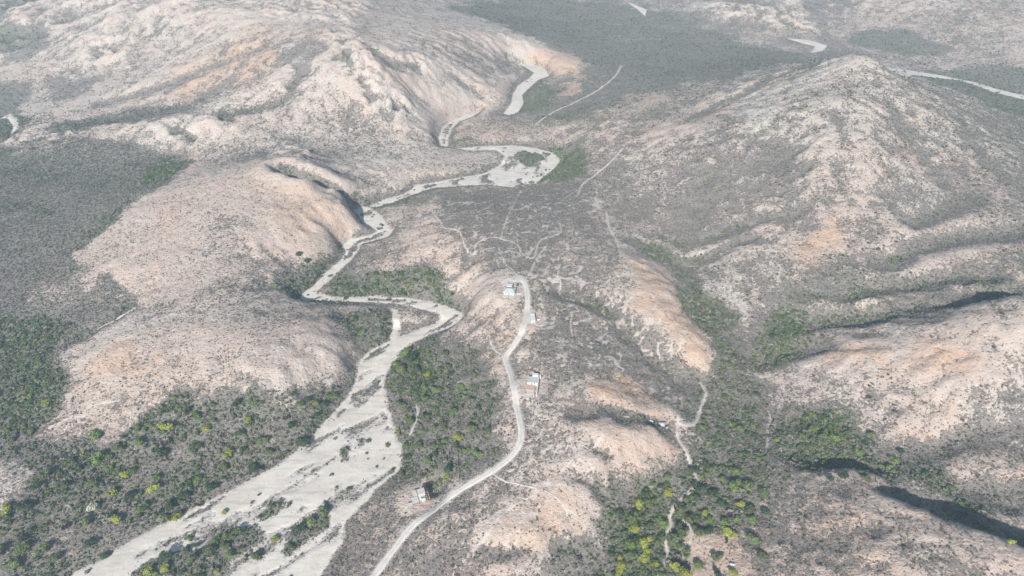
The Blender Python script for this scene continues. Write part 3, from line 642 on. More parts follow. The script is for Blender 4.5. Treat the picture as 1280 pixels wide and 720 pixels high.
# ------------------------------------------------------------------ plants
def clump(name, r, rad, hgt, lobes, leaves, leaf, base=.15, core=True, flat=.8):
    """lumpy crown: lobes with leaf sprays thrown over and through them"""
    bm = bmesh.new(); L = []
    for i in range(lobes):
        a = r.uniform(0, 6.283); d = rad*math.sqrt(r.uniform(0, 1))*.75 if i else 0
        s = rad*r.uniform(.38, .62); L.append((d*math.cos(a), d*math.sin(a), base+max(s*flat, hgt*r.uniform(.45, .8)), s))
    if core:
        for (x, y, z, s) in L:
            res = bmesh.ops.create_icosphere(bm, subdivisions=1, radius=s*.86)
            for v in res['verts']:
                k = r.uniform(.72, 1.22); v.co = Vector((x+v.co.x*k, y+v.co.y*k, max(z+v.co.z*k*flat, base*.5)))
    for i in range(leaves):
        x, y, z, s = r.choice(L); u = r.uniform(-.45, 1); a = r.uniform(0, 6.283); c = math.sqrt(1-u*u); k = s*r.uniform(.8, 1.3)
        p = Vector((x+c*math.cos(a)*k, y+c*math.sin(a)*k, max(z+u*k*flat, base)))
        nrm = (Vector((c*math.cos(a), c*math.sin(a), u+.4))+Vector((r.uniform(-.8,.8), r.uniform(-.8,.8), r.uniform(-.5,.5)))).normalized()
        e = nrm.orthogonal().normalized(); f = nrm.cross(e); w = leaf*r.uniform(.6, 1.4); q = r.uniform(0, 6.28)
        e, f = e*math.cos(q)+f*math.sin(q), f*math.cos(q)-e*math.sin(q)
        bm.faces.new([bm.verts.new(p+e*w), bm.verts.new(p+f*w*.55), bm.verts.new(p-e*w), bm.verts.new(p-f*w*.55)])
    me = bpy.data.meshes.new(name); bm.to_mesh(me); bm.free(); return me
def twiggy(name, r, rad, hgt, n_):
    """leafless bush: a fan of thin branches"""
    bm = bmesh.new()
    for i in range(n_):
        a = r.uniform(0, 6.283); rr = rad*math.sqrt(r.uniform(.02, 1)); top = Vector((rr*math.cos(a), rr*math.sin(a), hgt*r.uniform(.5, 1)*math.sqrt(max(1-(rr/rad)**2*.7, .1))))
        b0 = Vector((top.x*.3, top.y*.3, top.z*.25)); d = Vector((-math.sin(a), math.cos(a), r.uniform(-.6, .6)))*rad*r.uniform(.09, .2)
        bm.faces.new([bm.verts.new(b0), bm.verts.new(top*.8+d), bm.verts.new(top), bm.verts.new(top*.8-d)])
    me = bpy.data.meshes.new(name); bm.to_mesh(me); bm.free(); return me
pr = random.Random(3); protos = bpy.data.collections.new('bush_sources')
for i in range(8):
    me = clump('bush_source', pr, 1.0, .9, pr.choice([2,3,4]), 34, .30, .05) if i < 5 else twiggy('bush_source', pr, 1.05, 1.1, 46)
    me.materials.append(m_bush); protos.objects.link(bpy.data.objects.new('bush_source_%d' % i, me))

# random points over the country, thinned by the cover
def scatter(n_, ylo, yhi):
    y = np.sqrt(rng.uniform(ylo**2, yhi**2, n_)); x = rng.uniform(-.86, .86, n_)*(y+120)
    return x, y
X_, Y_, S_, TN = [], [], [], []
EXCL = [(*plot_xy[k], 11) for k in plot_xy]
def add(x, y, s_lo, s_hi, pw=1.6, vegfn=None, gadd=0):
    ok = (x > X0+5) & (x < X1-5) & (y > Y0+5) & (y < Y1-5); x = x[ok]; y = y[ok]
    v = heights_at(veg, x, y); gr = heights_at(grn, x, y)+gadd; keep = rng.uniform(0, 1, len(x)) < (vegfn(v) if vegfn else np.clip(v, 0, 1)**pw+.05)
    keep &= heights_at(SD_ROAD, x, y) > 1.2; keep &= heights_at(SD_TRACK, x, y) > .6
    for (a, b_, rr) in EXCL: keep &= np.hypot(x-a, y-b_) > rr
    keep &= (heights_at(TRAIL, x, y) > .045) | (gr > rng.uniform(.25, .6, len(x)))
    if not vegfn: keep &= heights_at(SD_RIVER, x, y) > rng.uniform(-2.5, 1.5, len(x))
    x, y, gr, v = x[keep], y[keep], gr[keep], v[keep]; m = len(x)
    s = s_lo+(s_hi-s_lo)*rng.beta(1.3, 3.0, m)*(0.45+.6*v)*np.where(gr < .35, .72, 1)
    # grey leafless, olive, green, bright green
    u = rng.uniform(0, 1, m); gg = np.clip(gr*1.15-.12, 0, 1)
    base = np.where((u < gg*.85)[:,None], np.array([.078,.108,.052]), np.array([.19,.178,.165]))
    br = (u < gg*.13); base = np.where(br[:,None], np.array([.13,.175,.062]), base)
    dk = (u > gg) & (rng.uniform(0, 1, m) < .30); base = np.where(dk[:,None], np.array([.13,.13,.105]), base)
    base = base*rng.uniform(.72, 1.3, m)[:,None]*(1+rng.normal(0, .05, (m, 3)))
    X_.append(x); Y_.append(y); S_.append(s); TN.append(np.clip(base, .02, .5))
add(*scatter(300000, 190, 900), .9, 3.7, 1.25)
add(*scatter(130000, 700, 2000), 1.5, 4.3, 1.25)
dense = lambda v: np.clip((v-.62)*2.2, 0, 1)*(heights_at(grn, GXq, GYq) > .4)
GXq, GYq = scatter(90000, 190, 900); okq = (GXq > X0+5) & (GXq < X1-5); GXq, GYq = GXq[okq], GYq[okq]
sel = heights_at(SD_RIVER, GXq, GYq) > 1.0; GXq, GYq = GXq[sel], GYq[sel]
add(GXq, GYq, 2.4, 6.0, vegfn=dense)
# thickets of dark brown scrub dotted over the eastern mountain and hills
n_t = len(X_)
bx_, by_ = scatter(24000, 330, 1150); okq = (bx_ > -450) & (bx_ < X1-5); bx_, by_ = bx_[okq], by_[okq]
add(bx_, by_, 2.6, 6.2, vegfn=lambda v: .9*np.clip((v-.22)*2, 0, 1)*np.clip((.62-v)*6, 0, 1)*(fbm(bx_, by_, 90, 3, 801) > -.05)*(bx_ > 120))
TN[-1] = np.clip(np.array([.125,.105,.088])*rng.uniform(.75, 1.25, len(X_[-1]))[:,None], .02, .5)
# low plants strewn over the sand in drifts along the flow
qx, qy = scatter(110000, 190, 1100)
drift = lambda v: np.clip((fbm(dx_, dy_, 30, 4, 501, gain=.6)-.10)*1.6, .008, .45)
okq = (heights_at(FLOOR_SD, qx, qy) < -3); qx, qy = qx[okq], qy[okq]
ca, sa = math.cos(fa), math.sin(fa); dx_ = (qx*ca+qy*sa)*.3; dy_ = (-qx*sa+qy*ca)*1.4
add(qx, qy, 2.4, 8.0, vegfn=drift, gadd=.3)
BX, BY, BS = np.concatenate(X_), np.concatenate(Y_), np.concatenate(S_); BT = np.concatenate(TN)
def place_stuff(name, BX, BY, BS, BT, label, cat):
    m = len(BX); BZ = heights_at(Z, BX, BY)-.12*BS
    me = bpy.data.meshes.new(name); me.vertices.add(m); me.vertices.foreach_set('co', np.stack([BX, BY, BZ], -1).astype(np.float32).ravel())
    a = me.attributes.new('size', 'FLOAT', 'POINT'); a.data.foreach_set('value', BS.astype(np.float32))
    a = me.attributes.new('tint', 'FLOAT_VECTOR', 'POINT'); a.data.foreach_set('vector', BT.astype(np.float32).ravel())
    twig = (BT[:,0] > BT[:,1]*1.03); vi = np.where(twig & (rng.uniform(0,1,m) < .75), rng.integers(5, 8, m), rng.integers(0, 5, m))
    a = me.attributes.new('pick', 'INT', 'POINT'); a.data.foreach_set('value', vi.astype(np.int32))
    a = me.attributes.new('turn', 'FLOAT_VECTOR', 'POINT'); a.data.foreach_set('vector', np.stack([rng.normal(0,.08,m), rng.normal(0,.08,m), rng.uniform(0,6.28,m)], -1).astype(np.float32).ravel())
    o = bpy.data.objects.new(name, me); COL.objects.link(o)
    ng = bpy.data.node_groups.new(name, 'GeometryNodeTree'); ng.interface.new_socket('Geometry', in_out='INPUT', socket_type='NodeSocketGeometry'); ng.interface.new_socket('Geometry', in_out='OUTPUT', socket_type='NodeSocketGeometry')
    nn = ng.nodes; L = ng.links.new; gi = nn.new('NodeGroupInput'); go = nn.new('NodeGroupOutput')
    ip = nn.new('GeometryNodeInstanceOnPoints'); ci = nn.new('GeometryNodeCollectionInfo'); ci.inputs['Collection'].default_value = protos
    ci.inputs['Separate Children'].default_value = True; ci.inputs['Reset Children'].default_value = True
    def na(nm, ty):
        x = nn.new('GeometryNodeInputNamedAttribute'); x.data_type = ty; x.inputs[0].default_value = nm; return x.outputs[0]
    mp = nn.new('GeometryNodeMeshToPoints'); L(gi.outputs[0], mp.inputs[0])
    L(mp.outputs[0], ip.inputs['Points']); L(ci.outputs[0], ip.inputs['Instance']); ip.inputs['Pick Instance'].default_value = True
    L(na('pick', 'INT'), ip.inputs['Instance Index']); L(na('size', 'FLOAT'), ip.inputs['Scale']); L(na('turn', 'FLOAT_VECTOR'), ip.inputs['Rotation'])
    L(ip.outputs[0], go.inputs[0]); md = o.modifiers.new('plants', 'NODES'); md.node_group = ng
    return props(o, label, cat, kind='stuff')
print('bushes', len(BX))
place_stuff('scrub', BX, BY, BS*.5, BT, 'dense low desert scrub of grey and green bushes covering the hills and plains', 'scrub')

# ------------------------------------------------------------------ things
def root(name, x, y, z, rz, label, cat, group=None):
    o = bpy.data.objects.new(name, None); COL.objects.link(o); o.location = (x, y, z); o.rotation_euler = (0, 0, rz); o.empty_display_size = 1
    return props(o, label, cat, group)
def part(name, parent, bm, m, label=None):
    me = bpy.data.meshes.new(name); bmesh.ops.recalc_face_normals(bm, faces=bm.faces); bm.to_mesh(me); bm.free(); me.materials.append(m)
    o = bpy.data.objects.new(name, me); COL.objects.link(o); o.parent = parent
    if label: o['label'] = label
    return o
def box(bm, x0, x1, y0, y1, z0, z1, bev=.06, rz=0, c=None):
    r = bmesh.ops.create_cube(bm, size=1)
    M = Matrix.Translation(((x0+x1)/2, (y0+y1)/2, (z0+z1)/2)) @ Matrix.Rotation(rz, 4, 'Z') @ Matrix.Diagonal((x1-x0, y1-y0, z1-z0, 1))
    bmesh.ops.transform(bm, matrix=M, verts=r['verts'])
    if bev: bmesh.ops.bevel(bm, geom=list({e for v in r['verts'] for e in v.link_edges}), offset=bev, segments=1, affect='EDGES')
    return bm
def boxes(*bs, bev=.05):
    bm = bmesh.new()
    for b_ in bs: box(bm, *b_, bev=bev)
    return bm
def plain(name, c1, c2, sc=1.2, rough=.85, spec=.2):
    m, t, b = mat(name); n = N(t); b.inputs['Roughness'].default_value = rough; b.inputs['Specular IOR Level'].default_value = spec
    n.link(n.mix(n.step(n.noise(obj_pos(t), sc, 5, .65), .32, .72), c1, c2), b.inputs['Base Color'])
    bp = t.nodes.new('ShaderNodeBump'); bp.inputs['Distance'].default_value = .03; n.link(n.noise(obj_pos(t), 6, 3), bp.inputs['Height']); n.link(bp.outputs[0], b.inputs['Normal'])
    return m
m_white = plain('whitewash', (.62, .62, .60), (.52, .51, .49)); m_teal = plain('pale_green_roof', (.37, .40, .385), (.46, .475, .455), .5)
m_terra = plain('terracotta_tiles', (.40, .27, .22), (.52, .40, .35), 1.5); m_conc = plain('grey_concrete', (.42, .41, .38), (.56, .54, .50), .7)
m_glass = plain('dark_glass', (.03, .04, .05), (.05, .06, .07), 1, .15, .5); m_wood = plain('weathered_wood', (.22, .15, .11), (.32, .23, .17), 2)
m_red = plain('red_paint', (.45, .10, .09), (.36, .09, .08), 2); m_carp = plain('dark_car_paint', (.06, .07, .085), (.075, .085, .1), 1, .3, .5)
m_rub = plain('rubber', (.03, .03, .03), (.05, .05, .05), 4); m_rock = plain('pale_rock', (.46, .46, .46), (.32, .32, .33), .6); m_tarp = plain('green_tarp', (.12, .26, .20), (.16, .30, .23), 1)

def house(key, name, label, rz):
    o = root(name, *plot_xy[key], plot_z[key]+.02, rz, label, 'house'); o.scale = (.82, .82, .9); return o
def window(parent, x, y, z, w=1.2, h=1.1, side='s'):
    d = .09
    if side == 's': f = boxes((x-w/2, x+w/2, y-d, y+.03, z, z+h)); g_ = boxes((x-w/2+.1, x+w/2-.1, y-d-.02, y-d+.03, z+.1, z+h-.1), bev=0)
    else: f = boxes((x-.03, x+d, y-w/2, y+w/2, z, z+h)); g_ = boxes((x+d-.03, x+d+.02, y-w/2+.1, y+w/2-.1, z+.1, z+h-.1), bev=0)
    o = part('window', parent, f, m_white); part('pane', o, g_, m_glass)
def door(parent, x, y, z, w=1.1, h=2.1):
    o = part('door', parent, boxes((x-w/2, x+w/2, y-.08, y+.02, z, z+h)), m_wood); part('handle', o, boxes((x+w/2-.2, x+w/2-.1, y-.14, y-.08, z+1, z+1.12), bev=.01), m_conc)

# the house where the road ends: broad pale green hipped roof, smaller white roof behind it
h = house('a', 'hilltop_house', 'pale green hipped house with white annex by the turning place at the road end', R(-8))
part('wall', h, boxes((-5.5, 5.5, -5, 4, -1.5, 2.9), (-3.8, 1.6, 4.002, 9, -1.5, 3.2)), m_white)
bm = bmesh.new()
vs = [bm.verts.new(v) for v in [(-6.3,-5.8,2.9),(6.3,-5.8,2.9),(6.3,4.7,2.9),(-6.3,4.7,2.9),(-2.6,-.6,4.7),(2.6,-.6,4.7),(-6.3,-5.8,2.75),(6.3,-5.8,2.75),(6.3,4.7,2.75),(-6.3,4.7,2.75)]]
for f in [(0,1,5,4),(1,2,5),(2,3,4,5),(3,0,4),(0,6,7,1),(1,7,8,2),(2,8,9,3),(3,9,6,0),(9,8,7,6)]: bm.faces.new([vs[i] for i in f])
part('roof', h, bm, m_teal)
part('annex_roof', h, boxes((-4.2, 2.0, 4.75, 9.4, 3.2, 3.45)), m_white, 'bright white flat roof of the annex')
bm = bmesh.new()
for cx_ in (-3.6, 3.4):
    r_ = bmesh.ops.create_cone(bm, segments=18, radius1=3.4, radius2=3.3, depth=.4, cap_ends=True); bmesh.ops.translate(bm, verts=r_['verts'], vec=(cx_, -7.3, .05))
part('terrace', h, bm, m_conc, 'two rounded pale terraces in front of the house')
part('garden_wall', h, boxes((8, 12, -2.6, -2.2, -.6, .8)), m_conc); part('garden_wall', h, boxes((9.5, 12, -11, -10.6, -.8, .5)), m_conc)
door(h, 0, -5.0, .0); window(h, -3.4, -5.0, .9); window(h, 3.4, -5.0, .9); window(h, 5.5, 0, .9, side='e')
# the small house half way
h = house('b', 'small_white_house', 'small white flat-roofed box of a house right beside the dirt road', R(4))
part('wall', h, boxes((-1.8, 2.4, -5.5, 5, -1.5, 2.8)), m_white)
part('roof', h, boxes((-2.0, 2.6, -5.7, 5.2, 2.8, 3.0)), m_white)
part('parapet', h, boxes((-2.0, 2.6, 5.0, 5.2, 3.0, 3.35), (2.4, 2.6, -5.7, 4.99, 3.0, 3.35)), m_white)
part('yard', h, boxes((-5.4, -1.85, -5.2, 6.2, -1.2, .12)), m_conc); part('garden_wall', h, boxes((4.4, 4.7, -1, 5, -1, 1.4), (4.71, 7.5, -1, -.7, -1, .9)), m_white)
door(h, .2, -5.5, 0); window(h, 1.6, -5.5, .9, .9); window(h, 2.4, 1.5, .9, side='e')
# the terraced house
h = house('c', 'terraced_house', 'flat-roofed pale green house with terracotta terrace and long white side wall', R(-7))
part('wall', h, boxes((-5, 4.2, 0, 7.5, -2, 3.4)), m_white); part('roof', h, boxes((-5.3, 4.4, -.2, 7.7, 3.4, 3.65)), m_teal)
part('tower', h, boxes((-1.2, 4.0, 7.76, 10.6, -2, 5.2), (4.3, 6.5, 9.4, 12, -2, 3.0)), m_white)
part('tiled_terrace', h, boxes((-5.6, 2.2, -7.0, -.25, -1.6, 1.2)), m_terra); part('lower_terrace', h, boxes((-4.6, 1.4, -12, -7.06, -1.6, .4)), m_conc)
part('ramp', h, boxes((-5, -1.5, -17, -12.06, -1.6, .12)), m_conc)
part('side_wall', h, boxes((4.45, 5.1, -13, 8.6, -2, 4.1), (1.6, 2.2, -14, -7.1, -2, 1.6)), m_white, 'long bright white side wall')
door(h, -1, 0, 1.2); window(h, -3.4, 0, 2.0, 1.3, 1.1); window(h, 1.6, 0, 2.0, 1.3, 1.1)
# the house nearest the wash
h = house('d', 'tall_house', 'tall grey-roofed house with reddish timber frame between the wash and the road', R(20))
part('wall', h, boxes((-2.5, 3, -1.5, 3.5, -3, 6.0)), m_conc); part('roof', h, boxes((-2.8, 3.3, -1.8, 3.8, 6.0, 6.3)), m_conc); part('awning', h, boxes((-.9, 2.9, -4.0, -1.85, 3.05, 3.15)), m_tarp)
part('side_roof', h, boxes((-6.2, -2.9, 0.5, 6.5, 2.6, 2.8), (-8.5, -3, -5.5, .4, 2.2, 2.4)), m_conc); part('low_wall', h, boxes((-8, -3.1, -5, 0, -2, 2.2), (-5.8, -3.1, .9, 6, -2, 2.6)), m_wood)
part('white_wall', h, boxes((-2.4, 2.4, -4.2, -1.6, -2, 3.0)), m_white, 'bright white front wing')
part('shed_roof', h, boxes((-13, -8.6, -6.5, -3.5, 1.9, 2.05)), m_conc)
for x in (-12.9, -8.8):
    for y in (-6.4, -3.7): part('shed_post', h, boxes((x, x+.15, y, y+.15, -2, 1.9), bev=0), m_wood)
part('timber_frame', h, boxes((3.4, 3.7, -5, 4.5, 2.4, 2.7), (5.6, 5.9, -5, 4.5, 2.4, 2.7), *[(3.4, 5.9, y, y+.25, 2.71, 2.9) for y in (-5, -3, -1, 1, 3, 4.2)], *[(x, x+.3, y, y+.3, -2, 2.4) for x in (3.4, 5.6) for y in (-5, 4.2)], bev=.02), m_terra)
part('red_door', h, boxes((-2.1, -1.0, -4.29, -4.18, 0, 2.0)), m_red); window(h, 1, -4.2, 1, 1, 1); window(h, 3.0, 1, 3.9, 1, 1, side='e')
door(h, -6, -5.0, 0, 1, 2)

# a dark car parked behind the hilltop house
cxp, cyp = (float(v[0]) for v in ground(647, 356.5)); czp = float(heights_at(Z, cxp, cyp))
c_ = root('parked_car', cxp, cyp, czp+.02, R(75), 'dark grey car parked between the hilltop house and the turning place', 'car')
bm = bmesh.new(); prof = [(-2.2,.35),(-2.25,.8),(-1.9,.95),(-1.5,1.0),(-1.0,1.45),(.6,1.5),(1.2,1.05),(2.1,.9),(2.25,.6),(2.2,.35)]
L_ = [[bm.verts.new((x, s_*(.9 if z < 1.2 else .72), z)) for x, z in prof] for s_ in (-1, 1)]
for i in range(len(prof)): j_ = (i+1) % len(prof); bm.faces.new([L_[0][i], L_[0][j_], L_[1][j_], L_[1][i]])
bm.faces.new(L_[0]); bm.faces.new(L_[1][::-1]); bmesh.ops.bevel(bm, geom=bm.edges[:], offset=.05, segments=2, affect='EDGES'); part('body', c_, bm, m_carp)
for wx_ in (-1.4, 1.4):
    for s_ in (-1, 1):
        bm = bmesh.new(); bmesh.ops.create_cone(bm, segments=16, radius1=.34, radius2=.34, depth=.24, cap_ends=True, matrix=Matrix.Translation((wx_, s_*.85, .34)) @ Matrix.Rotation(math.pi/2, 4, 'X')); part('wheel', c_, bm, m_rub)
part('windscreen', c_, boxes((1.0, 1.06, -.6, .6, 1.1, 1.35), bev=0), m_glass)

# pale boulders one can pick out, and one unidentified white thing
def boulder(px, py, sx, sy, sz, label, seed):
    x, y = (float(v[0]) for v in ground(px, py)); r = random.Random(seed); bm = bmesh.new(); bmesh.ops.create_icosphere(bm, subdivisions=3, radius=1)
    for v in bm.verts:
        p = v.co; k = 1+.22*math.sin(p.x*3.1+seed)*math.cos(p.y*2.7+seed*2)+.12*math.sin(p.z*7+p.x*5)+r.uniform(-.05, .05); v.co = Vector((p.x*sx*k, p.y*sy*k, p.z*sz*k))
    me = bpy.data.meshes.new('boulder'); bm.to_mesh(me); bm.free(); me.materials.append(m_rock); o = bpy.data.objects.new('boulder', me); COL.objects.link(o)
    o.location = (x, y, float(heights_at(Z, x, y))+.3*sz); props(o, label, 'boulder')
boulder(916, 706, 1.9, 1.0, 1.1, 'small bright white object beside a yellow-green tree in the clearing at the bottom', 1)  # unidentified white thing, given a boulder's shape
boulder(827, 531, 3.2, 2.0, 1.5, 'bluish white outcrop at the right end of the dark gully below the orange bare patch', 5)
boulder(814, 527, 1.7, 1.2, 1.0, 'smaller pale outcrop just left of the bluish white one above the dark gully', 9)
boulder(833, 535, 1.2, .9, .8, 'small pale rock at the right foot of the bluish white outcrop by the dark gully', 12)

# ------------------------------------------------------------------ trees one can tell apart
KINDS = {'y': ('yellowish', (.235,.255,.055)), 'b': ('bright-green', (.125,.18,.06)), 'g': ('olive', (.11,.135,.065)), 'd': ('dark-green', (.052,.08,.045)), 'w': ('whitish', (.62,.62,.50)), 'e': ('leafless', (.24,.22,.205))}
T_ = [(794,661,14,'y'),(807,677,14,'y'),(805,699,12,'y'),(809,689,10,'y'),(775,703,14,'y'),(773,716,10,'y'),(844,707,14,'y'),(857,717,18,'y'),(909,665,13,'y'),(919,669,8,'y'),(915,716,10,'y'),
 (813,628,12,'g'),(827,653,14,'b'),(813,658,12,'g'),(825,674,12,'g'),(790,682,16,'b'),(787,693,14,'g'),(850,640,18,'g'),(857,648,14,'g'),(844,679,18,'g'),(850,665,16,'g'),(887,650,11,'b'),(870,664,13,'g'),(905,652,11,'b'),(791,647,12,'g'),(895,696,12,'g'),(908,676,5,'d'),(895,716,11,'d'),(857,693,12,'g'),(847,697,12,'e'),(773,641,12,'d'),
 (208,534,12,'y'),(155,594,9,'y'),(164,590,9,'b'),(195,610,12,'y'),(141,617,10,'y'),(179,635,12,'b'),(175,619,8,'b'),(137,586,9,'b'),(125,574,14,'b'),(247,599,11,'b'),(115,636,12,'w'),(234,606,12,'d'),(230,621,13,'d'),(259,535,10,'y'),(312,525,10,'y'),(373,505,9,'b'),(393,505,9,'y'),(235,514,9,'d'),(175,552,11,'b'),(134,574,10,'b'),(97,587,10,'d'),(148,561,10,'g'),(249,598,9,'b'),(319,587,14,'d'),(336,564,12,'g'),(378,552,14,'d'),(202,567,12,'d'),
 (212,695,16,'d'),(207,712,10,'y'),(289,671,12,'g'),(390,651,10,'b'),(373,665,13,'d'),(322,698,10,'g'),(343,675,8,'y'),(29,688,12,'b'),(54,688,12,'b'),(59,505,10,'y'),(263,690,12,'g'),(240,700,12,'g'),(366,685,9,'g'),(405,640,12,'g'),(300,665,12,'g'),(282,640,7,'y'),
 (558,598,9,'y'),(571,547,12,'y'),(541,487,9,'b'),(569,514,11,'b'),(554,530,11,'g'),(536,577,9,'b'),(499,540,8,'y'),(526,540,9,'b'),(517,447,16,'d'),(508,440,12,'b'),(495,456,10,'b'),(522,452,7,'b'),(535,467,9,'y'),(540,477,10,'d'),(530,485,9,'b'),(547,487,8,'b'),(503,462,13,'g'),(520,462,12,'d'),(530,498,10,'b'),
 (1028,544,9,'b'),(1013,536,9,'b'),(1042,548,10,'b'),(1000,545,9,'b'),(1060,540,9,'g'),(1090,545,9,'g'),(985,400,6,'b'),(960,403,6,'g'),(965,420,7,'d'),(50,252,4,'y'),(48,292,4,'y'),
 (375,318,8,'d'),(385,326,7,'d'),(345,357,7,'b'),(360,352,7,'g'),(352,362,6,'d'),(413,345,5,'g'),(470,352,7,'b'),(500,342,7,'d'),(520,350,7,'d'),(480,400,6,'d'),(455,415,7,'b'),(445,398,6,'d'),(485,405,6,'d'),(540,345,6,'g'),(455,360,6,'d'),(435,362,6,'g')]
rt = random.Random(11)
ZONES = [([(60,560),(260,500),(430,490),(390,545),(285,612),(100,712),(0,720),(0,640)], 48, (7,13)),([(490,455),(535,428),(600,470),(615,560),(560,600),(505,590)], 28, (7,12)),
 ([(770,640),(860,570),(960,600),(960,710),(860,720),(760,715)], 36, (8,14)),([(860,470),(940,430),(1000,520),(1100,530),(1180,600),(1000,600),(880,600)], 30, (5,10)),([(0,420),(60,420),(80,490),(50,550),(0,550)], 12, (5,9)),
 ([(160,722),(215,690),(300,660),(320,665),(270,725)], 10, (6,11)),([(420,352),(470,337),(555,343),(570,370),(480,368)], 10, (4,7)),([(1180,600),(1130,560),(1240,650),(1275,690),(1200,650)], 6, (6,9))]
def inside(poly, x, y):
    c = False
    for i in range(len(poly)):
        (ax, ay), (bx, by) = poly[i], poly[i-1]
        if (ay > y) != (by > y) and x < (bx-ax)*(y-ay)/(by-ay)+ax: c = not c
    return c
for poly, cnt, (a, b_) in ZONES:
    xs_ = [p[0] for p in poly]; ys_ = [p[1] for p in poly]; k_ = 0; tries = 0
    while k_ < cnt and tries < 4000:
        tries += 1; x = rt.uniform(min(xs_), max(xs_)); y = rt.uniform(min(ys_), max(ys_)); s_ = rt.uniform(a, b_)
        if inside(poly, x, y) and all(math.hypot(x-q_[0], (y-q_[1])*1.2) > .62*(s_+q_[2]) for q_ in T_) and not (876 < x < 938 and y > 670):
            T_.append((round(x), round(y), s_, rt.choice('ggggdddbbye'))); k_ += 1
LAND = {"the hilltop house": (637, 362),
 "the small white house": (667, 400),
 "the terraced house": (667, 482),
 "the tall house": (528, 622),
 "the turning place": (648, 347),
 "the clearing at the bottom": (905, 690),
 "the whitish tree": (115, 636),
 "the bottom left corner": (0, 720),
 "the dirt road's bottom end": (475, 712),
 "the wash's sharp bend": (565, 395),
 "the low hill's orange scar": (150, 450),
 "the left edge's middle": (0, 430),
 "the left edge's pale mound": (15, 602),
 "the widest sand": (460, 530),
 "the long bushy island": (230, 690),
 "the small bushy island": (385, 665),
 "the bluish white outcrop": (827, 531),
 "the dark lower right cliff": (1200, 650),
 "the green valley's shaded crest": (1050, 575),
 "the white bare tongue": (928, 405),
 "the long valley footpath": (868, 570),
 "the winding bottom footpath": (836, 655),
 "the curved scarp": (636, 692),
 "the dirt road's widest bend": (652, 548),
 "the wash's sand neck": (470, 460),
 "the sand crook": (380, 370),
 "the low hill's bare tip": (62, 543),
 "the low hill's bottom slope": (330, 490),
 "the dirt road's side track": (625, 444),
 "the riverside wood footpath": (520, 512),
 "the orange ridge end": (878, 470),
 "the spur right of the wash": (490, 640),
 "the left plain": (90, 250),
 "the left bank's middle": (200, 580),
 "the left bank's sand bay": (352, 572),
 "the wash's lower left bank": (110, 690)}
ORD = ['nearest', 'second nearest', 'third nearest', 'fourth nearest', 'fifth nearest', 'sixth nearest', 'seventh nearest', 'eighth nearest', 'ninth nearest', 'tenth nearest', 'eleventh nearest', 'twelfth nearest']
def tree_label(i):
    x, y, s_, k_ = T_[i]
    if k_ == 'w': return 'whitish blossom-pale tree standing alone in the dark scrub at the lower left'
    best = None
    for nm, (lx, ly) in LAND.items():
        if nm == 'the whitish tree' and k_ == 'w': continue
        r_ = sorted(range(len(T_)), key=lambda j: math.hypot(T_[j][0]-lx, T_[j][1]-ly) if T_[j][3] == k_ else 1e9).index(i)
        sc_ = r_*40+math.hypot(x-lx, y-ly)
        if (r_ < 12 or best is None) and (best is None or sc_ < best[0]): best = (sc_, r_, nm)
    size = 'big' if s_ > 12.5 else 'small' if s_ < 8 else 'middling'
    return '%s %s tree, %s of its colour to %s' % (size, KINDS[k_][0], ORD[min(best[1], 11)], best[2])
crowns = [clump('crown', pr, 1.0, 1.0, pr.choice([4,5,6,7]), 360, .17, .30, flat=.72) for _ in range(10)]
bare_crowns = [twiggy('crown', pr, 1.0, 1.35, 170) for _ in range(2)]
for me in crowns+bare_crowns: me.materials.append(m_leaf)
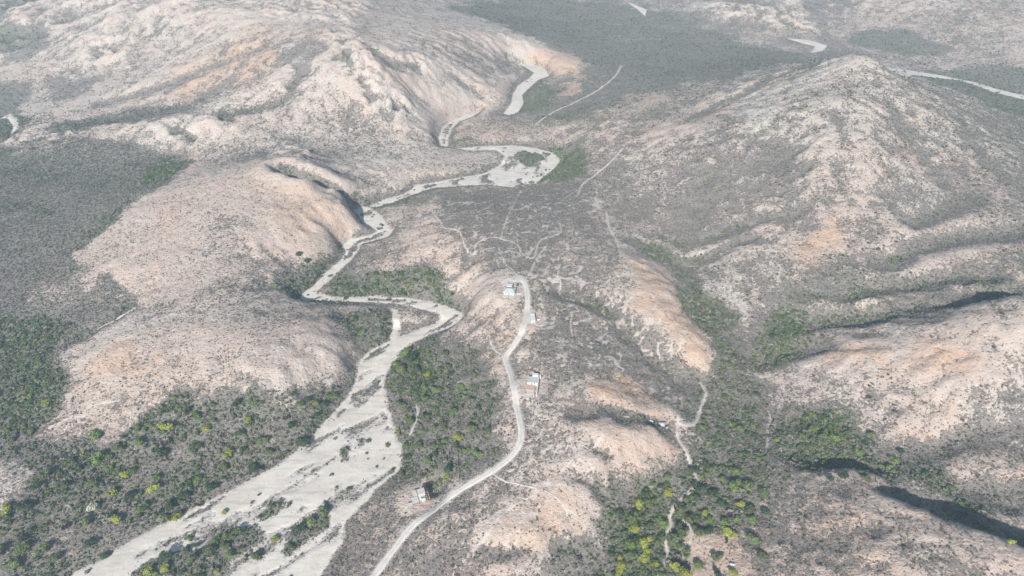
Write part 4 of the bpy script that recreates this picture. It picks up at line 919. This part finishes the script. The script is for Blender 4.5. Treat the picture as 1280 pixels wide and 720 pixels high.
def trunk_mesh():
    bm = bmesh.new()
    for k_ in range(4):
        a = k_*1.7; tip = Vector((.38*math.cos(a), .38*math.sin(a), .75)) if k_ else Vector((.04, 0, .85)); prev = None
        for q_ in range(5):
            f = q_/4; c_ = Vector((tip.x*f**1.4, tip.y*f**1.4, -.25+(tip.z+.25)*f)); r_ = .085*(1-.75*f)
            ring = [bm.verts.new(c_+Vector((r_*math.cos(w_), r_*math.sin(w_), 0))) for w_ in (0, 1.05, 2.09, 3.14, 4.19, 5.24)]
            if prev:
                for z_ in range(6): bm.faces.new([prev[z_], prev[(z_+1) % 6], ring[(z_+1) % 6], ring[z_]])
            prev = ring
        bm.faces.new(prev)
    me = bpy.data.meshes.new('trunk'); bm.to_mesh(me); bm.free(); me.materials.append(m_bark); return me
trunk = trunk_mesh()
tx_, ty_ = ground([t_[0] for t_ in T_], [t_[1]+t_[2]*.22 for t_ in T_])
print('trees', len(T_), 'bound 300')
for i, (px_, py_, s_, k_) in enumerate(T_):
    x, y = float(tx_[i]), float(ty_[i]); z = float(heights_at(Z, x, y)); dist = math.sqrt(x*x+y*y+(H-z)**2); rad = s_*dist/FPX/2*1.0
    o = root('scrub_tree' if k_ != 'e' else 'leafless_tree', x, y, z, rt.uniform(0, 6.28), tree_label(i), 'tree', KINDS[k_][0]+' trees in the valley scrub' if k_ != 'w' else None)
    sc_ = (rad*rt.uniform(.95, 1.2), rad*rt.uniform(.75, 1.1), rad*rt.uniform(.8, 1.05)); c0 = KINDS[k_][1]
    for nm, me in (('trunk', trunk), ('crown', rt.choice(bare_crowns) if k_ == 'e' else rt.choice(crowns))):
        p_ = bpy.data.objects.new(nm, me); COL.objects.link(p_); p_.parent = o; p_.scale = sc_
        j_ = rt.uniform(.8, 1.2); p_.color = (c0[0]*j_, c0[1]*j_*rt.uniform(.95, 1.05), c0[2]*j_, 1)

# ------------------------------------------------------------------ haze
def haze():
    bm = bmesh.new(); bmesh.ops.create_cube(bm, size=1)
    lo = Z.min()-8
    for v in bm.verts: v.co = Vector((v.co.x*30000, v.co.y*28000+3500, lo-60 if v.co.z < 0 else H+6))
    me = bpy.data.meshes.new('haze'); bm.to_mesh(me); bm.free(); o = bpy.data.objects.new('haze', me); COL.objects.link(o)
    m = bpy.data.materials.new('haze'); m.use_nodes = True; t = m.node_tree; t.nodes.clear()
    out = t.nodes.new('ShaderNodeOutputMaterial'); v = t.nodes.new('ShaderNodeVolumePrincipled'); v.inputs['Color'].default_value = (.62, .85, 1, 1)
    v.inputs['Density'].default_value = HAZE_DENSITY; v.inputs['Anisotropy'].default_value = .2
    t.links.new(v.outputs[0], out.inputs['Volume']); me.materials.append(m); props(o, kind='stuff')
haze()
